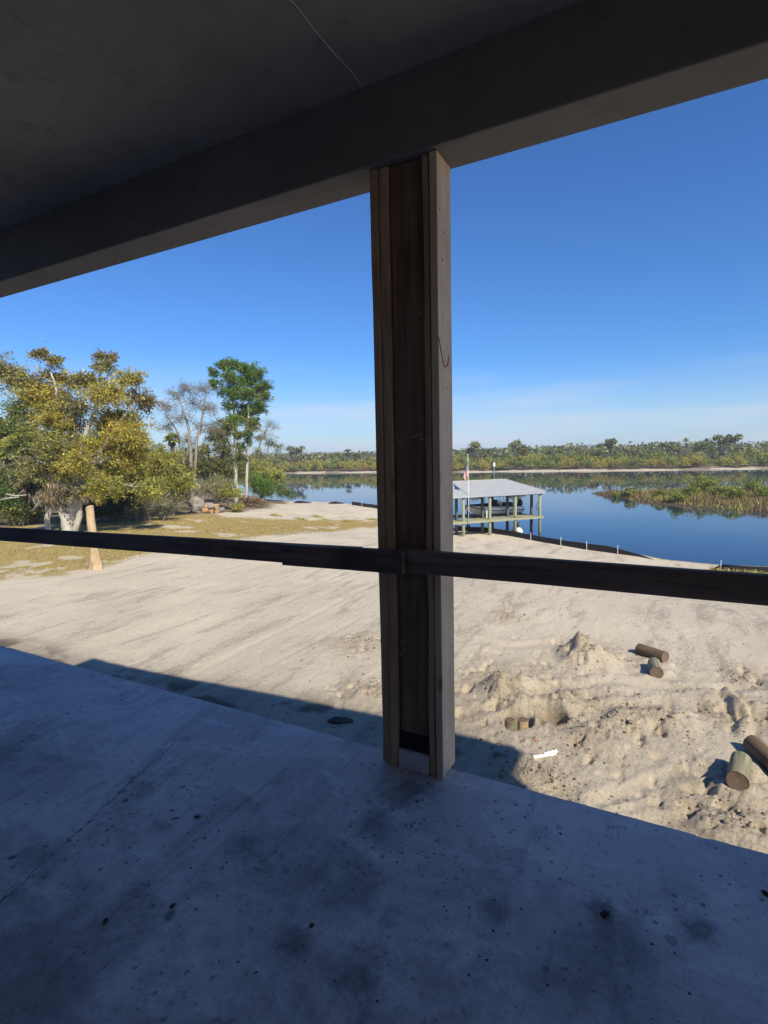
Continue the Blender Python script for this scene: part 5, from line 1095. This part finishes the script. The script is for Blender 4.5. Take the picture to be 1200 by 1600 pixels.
# ------------------------------------------------------------------ far bank: one mesh per kind, copied
def cloud(r, n, rad3, ctr, key, leaf, hollow=.45):
    u = rand_dirs(n, r)*(r.random((n, 1))**hollow); u[:, 2] = np.where(u[:, 2] < -.45, -u[:, 2], u[:, 2]); lump = 1+.28*np.sin(u[:, :1]*7+u[:, 1:2]*5)+.2*np.sin(u[:, 2:]*9)
    Cc = u*lump*np.array(rad3)+np.array(ctr); return leaf_quads(Cc, leaf*(.6+.8*r.random(n)), colours(key, n, r, .32), r, .65)
def limbs_quads(pts_list, col, r_):
    b_ = MB(); [b_.tube(p, q, 5, False) for p, q in zip(pts_list, r_)]; return np.array(b_.v), b_.f, col
def proto(name, seed, kind):
    r = np.random.default_rng(seed); Vs, Cs, Fs = [], [], []; n0 = 0
    def addq(V, C):
        nonlocal n0
        Vs.append(V); Cs.append(C); Fs.append(np.arange(len(V)).reshape(-1, 4)+n0); n0 += len(V)
    def addt(pts, rad_, col):
        nonlocal n0
        b_ = MB(); b_.tube(pts, rad_, 5, False); Vs.append(np.array(b_.v)); Cs.append(np.tile(col, (len(b_.v), 1))); Fs.append(np.array(b_.f)+n0); n0 += len(b_.v)
    if kind == 'mangrove':
        for q in range(5): addq(*cloud(r, 420, (1.5, 1.5, 1.3), (r.normal()*1.5, r.normal()*1.0, 1.3+1.6*r.random()), 'bright+lime+green+olive' if seed % 2 else 'olive+lime+ochre', .21))
    elif kind == 'oak':
        H = 7.5+r.random()*2; addt([(0, 0, -.5), (.2, 0, H*.4), (.1, .1, H*.75)], [.3, .22, .1], (.16, .14, .12))
        for q in range(7):
            c_ = (r.normal()*1.7, r.normal()*1.3, H*(.5+.45*r.random())); addt([(.1, 0, H*.4), tuple(np.array(c_)*.6+np.array([0, 0, H*.18])), c_], [.12, .09, .05], (.2, .18, .15)); addq(*cloud(r, 260, (1.35, 1.3, .95), c_, 'olive+sage+dark' if seed % 2 else 'olive+green+sage', .22))
    elif kind == 'bare':
        H = 7+r.random()*2; addt([(0, 0, -.5), (.1, .1, H*.5), (.2, 0, H)], [.22, .15, .05], (.26, .24, .22))
        for q in range(12):
            z0 = H*(.35+.5*r.random()); e = np.array([r.normal()*1.4, r.normal()*1.2, z0+1+r.random()*1.6]); addt([(.1, .05, z0), tuple((e+np.array([.1, .05, z0]))/2+r.normal(size=3)*.2), tuple(e)], [.07, .05, .02], (.28, .26, .24)); addq(*cloud(r, 60, (.7, .7, .6), e, 'twig+moss+sage', .17, .6))
    elif kind == 'palm':
        H = 6+r.random()*2.5; addt([(0, 0, -.5), (.15, 0, H*.5), (.05, .1, H)], [.2, .17, .17], (.2, .175, .15)); V, F_, C = palm_mesh(r, 16, 1.7, 6, 6); V = V+np.array([.05, .1, H])
        Vq = np.stack([V[0::3], V[1::3], V[2::3], V[2::3]*.999+V[1::3]*.001], 1).reshape(-1, 3); addq(Vq, np.repeat(C[0::3], 4, 0))
    elif kind == 'pine':
        H = 13; addt([(0, 0, -.5), (.1, 0, H*.5), (.3, 0, H*.95)], [.3, .24, .1], (.17, .14, .12))
        for q in range(8):
            c_ = (r.normal()*1.5+.2, r.normal()*1.2, H*(.72+.3*r.random())); addt([(.2, 0, H*.68), c_], [.1, .05], (.2, .18, .15)); addq(*cloud(r, 260, (1.2, 1.1, .7), c_, 'green+dark+sage', .21))
    elif kind == 'nest':
        H = 11; addt([(0, 0, -.5), (.1, .1, H*.5), (0, 0, H)], [.22, .16, .08], (.2, .18, .16)); addq(*cloud(r, 140, (.9, .9, .45), (0, 0, H), 'brown+twig', .25)); 
        for q in range(6): z0 = H*(.5+.4*r.random()); addt([(0, 0, z0), (r.normal()*1.3, r.normal(), z0+1.1)], [.06, .02], (.24, .22, .2))
    elif kind == 'reed':
        n = 260; Cc = np.stack([r.normal(size=n)*1.1, r.normal(size=n)*.7, .5+1.3*r.random(n)], 1); V, C = leaf_quads(Cc, .4*(.7+.6*r.random(n)), colours('dry+brown+rust', n, r), r, .2, .8); addq(V, C)
    o = np_mesh(name, np.concatenate(Vs), np.concatenate(Fs), M['leaf'], cols=np.concatenate(Cs)); return o
protos = {}
names = {'mangrove': 'mangrove_bush', 'oak': 'far_oak', 'bare': 'bare_tree', 'palm': 'far_palm', 'pine': 'pine_tree', 'nest': 'dead_snag', 'reed': 'reed_clump'}
for kd, nn in (('mangrove', 4), ('oak', 4), ('bare', 2), ('palm', 3), ('pine', 2), ('nest', 1), ('reed', 2)):
    protos[kd] = [proto(names[kd], 200+i*7+len(kd)*31, kd) for i in range(nn)]
used = {}
INFO = {'mangrove': ('rounded green bush on the far sandbank', 'bush', 'green bushes along the far bank'), 'oak': ('olive green tree in the far wood', 'tree', 'olive trees behind the far bank'), 'bare': ('grey half bare tree in the far wood', 'tree', 'grey bare trees behind the far bank'),
        'palm': ('slim palm in the far wood', 'palm tree', 'palms behind the far bank'), 'pine': ('tall pine above the far wood', 'tree', None), 'nest': ('dead snag', 'tree', None), 'reed': ('dry reddish reed clump on the far sandbank', 'reeds', 'dry reeds on the far bank')}
def put(kd, x_, y_, s, lab=None, group=True, sx=1.0):
    ps = protos[kd]; i = random.randrange(len(ps)); key = (kd, i); src = ps[i]
    o = src if key not in used else src.copy()
    if key in used: link(o)
    used[key] = 1; z_ = float(base_height(np.array([x_]), np.array([y_]))[0]); o.location = (x_, y_, z_-.1); o.scale = (s*sx, s*sx, s); o.rotation_euler = (0, 0, random.uniform(0, 6.28)); l_, c_, g_ = INFO[kd]
    q_ = np.array([x_, y_, 0])-EYE; pxx = 600+FPX*np.dot(q_, CR)/np.dot(q_, CF)
    l_ += ' left of the post' if pxx < 590 else (' behind the boathouse' if pxx < 860 else (' beyond the open water right of the boathouse' if pxx < 1000 else ' beyond the marsh island'))
    return tag(o, lab or l_, c_, g_ if group else None)
fs_ = np.array(far_shore, float)
seg_len = np.hypot(*(fs_[1:]-fs_[:-1]).T); cum = np.concatenate([[0], np.cumsum(seg_len)])
def along(s):
    i = min(np.searchsorted(cum, s)-1, len(seg_len)-1); i = max(i, 0); t_ = (s-cum[i])/seg_len[i]; p = fs_[i]+(fs_[i+1]-fs_[i])*t_; e = (fs_[i+1]-fs_[i])/seg_len[i]; return p, np.array([-e[1], e[0]])
def visible(p):
    q = np.array([p[0], p[1], 0])-EYE; dd = np.dot(q, CF); px = 600+FPX*np.dot(q, CR)/dd; return dd > 0 and 330 < px < 1260
S0, S1 = cum[2]-70, cum[11]
def row(kd_w, step, back, s_lo, s_hi, jit=4):
    s = S0
    while s < S1:
        p, nn = along(s); q = p+nn*(back+random.uniform(-jit, jit)); s += step*random.uniform(.7, 1.3)
        if visible(q): put(random.choices(list(kd_w), weights=list(kd_w.values()))[0], q[0], q[1], random.uniform(s_lo, s_hi))
row({'mangrove': 10, 'reed': 1}, 3.6, 8.5, .7, 1.15, 1.5)
row({'mangrove': 8, 'oak': 1, 'palm': 1}, 4.0, 15, 1.0, 1.5, 3)
row({'oak': 5, 'palm': 5, 'bare': 3, 'mangrove': 2}, 4.6, 27, .72, .92, 6)
row({'oak': 5, 'palm': 5, 'bare': 2}, 5.2, 45, .72, .92, 8)
row({'oak': 8, 'palm': 3, 'bare': 2}, 6.5, 70, .7, .9, 10)
def put_px(kd, px, d, s, lab, sx=1.0):
    q = at_depth(px, 720, d); return put(kd, q[0], q[1], s, lab, False, sx)
put_px('pine', 543, 262, .72, 'lone pine above the far wood left of the post'); put_px('pine', 1147, 235, .86, 'flat topped pine highest at the right above the far wood', 1.3); put_px('pine', 1110, 240, .74, 'broad pale pine left of the flat topped pine', 1.2)
put_px('nest', 470, 262, .75, 'dead snag with a dark nest above the far wood at left'); put_px('nest', 984, 240, .85, 'dead snag with a nest above the far wood at right of centre')
put_px('palm', 890, 232, 1.3, 'tallest palm of the far wood right of the boathouse'); put_px('palm', 873, 232, 1.15, 'tall palm just left of the tallest far palm'); put_px('bare', 903, 235, 1.15, 'tall grey tree beside the tallest far palm')
for kd, ps in protos.items():
    for i, p in enumerate(ps):
        if (kd, i) not in used: bpy.data.objects.remove(p)
# the distant wood beyond
r = np.random.default_rng(300); n = 26000
sx_ = r.uniform(S0-60, S1+120, n); PP = np.array([along(s)[0]+along(s)[1]*b2 for s, b2 in zip(sx_[:4000], 26+190*r.random(4000)**1.6)])
tone = colours('olive+sage+dark+green+moss', 4000, r, .25); Vs, Cs = [], []
zb = base_height(PP[:, 0], PP[:, 1]); hh_ = 5.2+3.0*vnoise(PP[:, 0]*.05, PP[:, 1]*.05, 7)+1.4*r.random(4000)
for q in range(9):
    Cc = np.stack([PP[:, 0]+r.normal(size=4000)*1.6, PP[:, 1]+r.normal(size=4000)*1.6, zb+hh_*r.uniform(.15, 1.0, 4000)], 1)
    V, C = leaf_quads(Cc, .5+.5*r.random(4000), tone*(.75+.5*r.random((4000, 1))), r, .7); Vs.append(V); Cs.append(C)
V = np.concatenate(Vs); tag(np_mesh('far_wood', V, np.arange(len(V)).reshape(-1, 4), M['leaf'], cols=np.concatenate(Cs)), 'dense distant wood reading as one mass behind the far bank', 'wood', kind='stuff')

hb = MB(); hb.span((-1600, -1600, WATER_Z-6), (1600, 1600, 16)); m = bpy.data.materials.new('thin_air'); m.use_nodes = True; t = m.node_tree; t.nodes.clear()
o = t.nodes.new('ShaderNodeOutputMaterial'); pv = t.nodes.new('ShaderNodeVolumePrincipled'); pv.inputs['Color'].default_value = (.86, .92, 1, 1); pv.inputs['Density'].default_value = .00042
t.links.new(pv.outputs[0], o.inputs['Volume']); tag(hb.build('haze', m), 'thin pale air', kind='stuff')
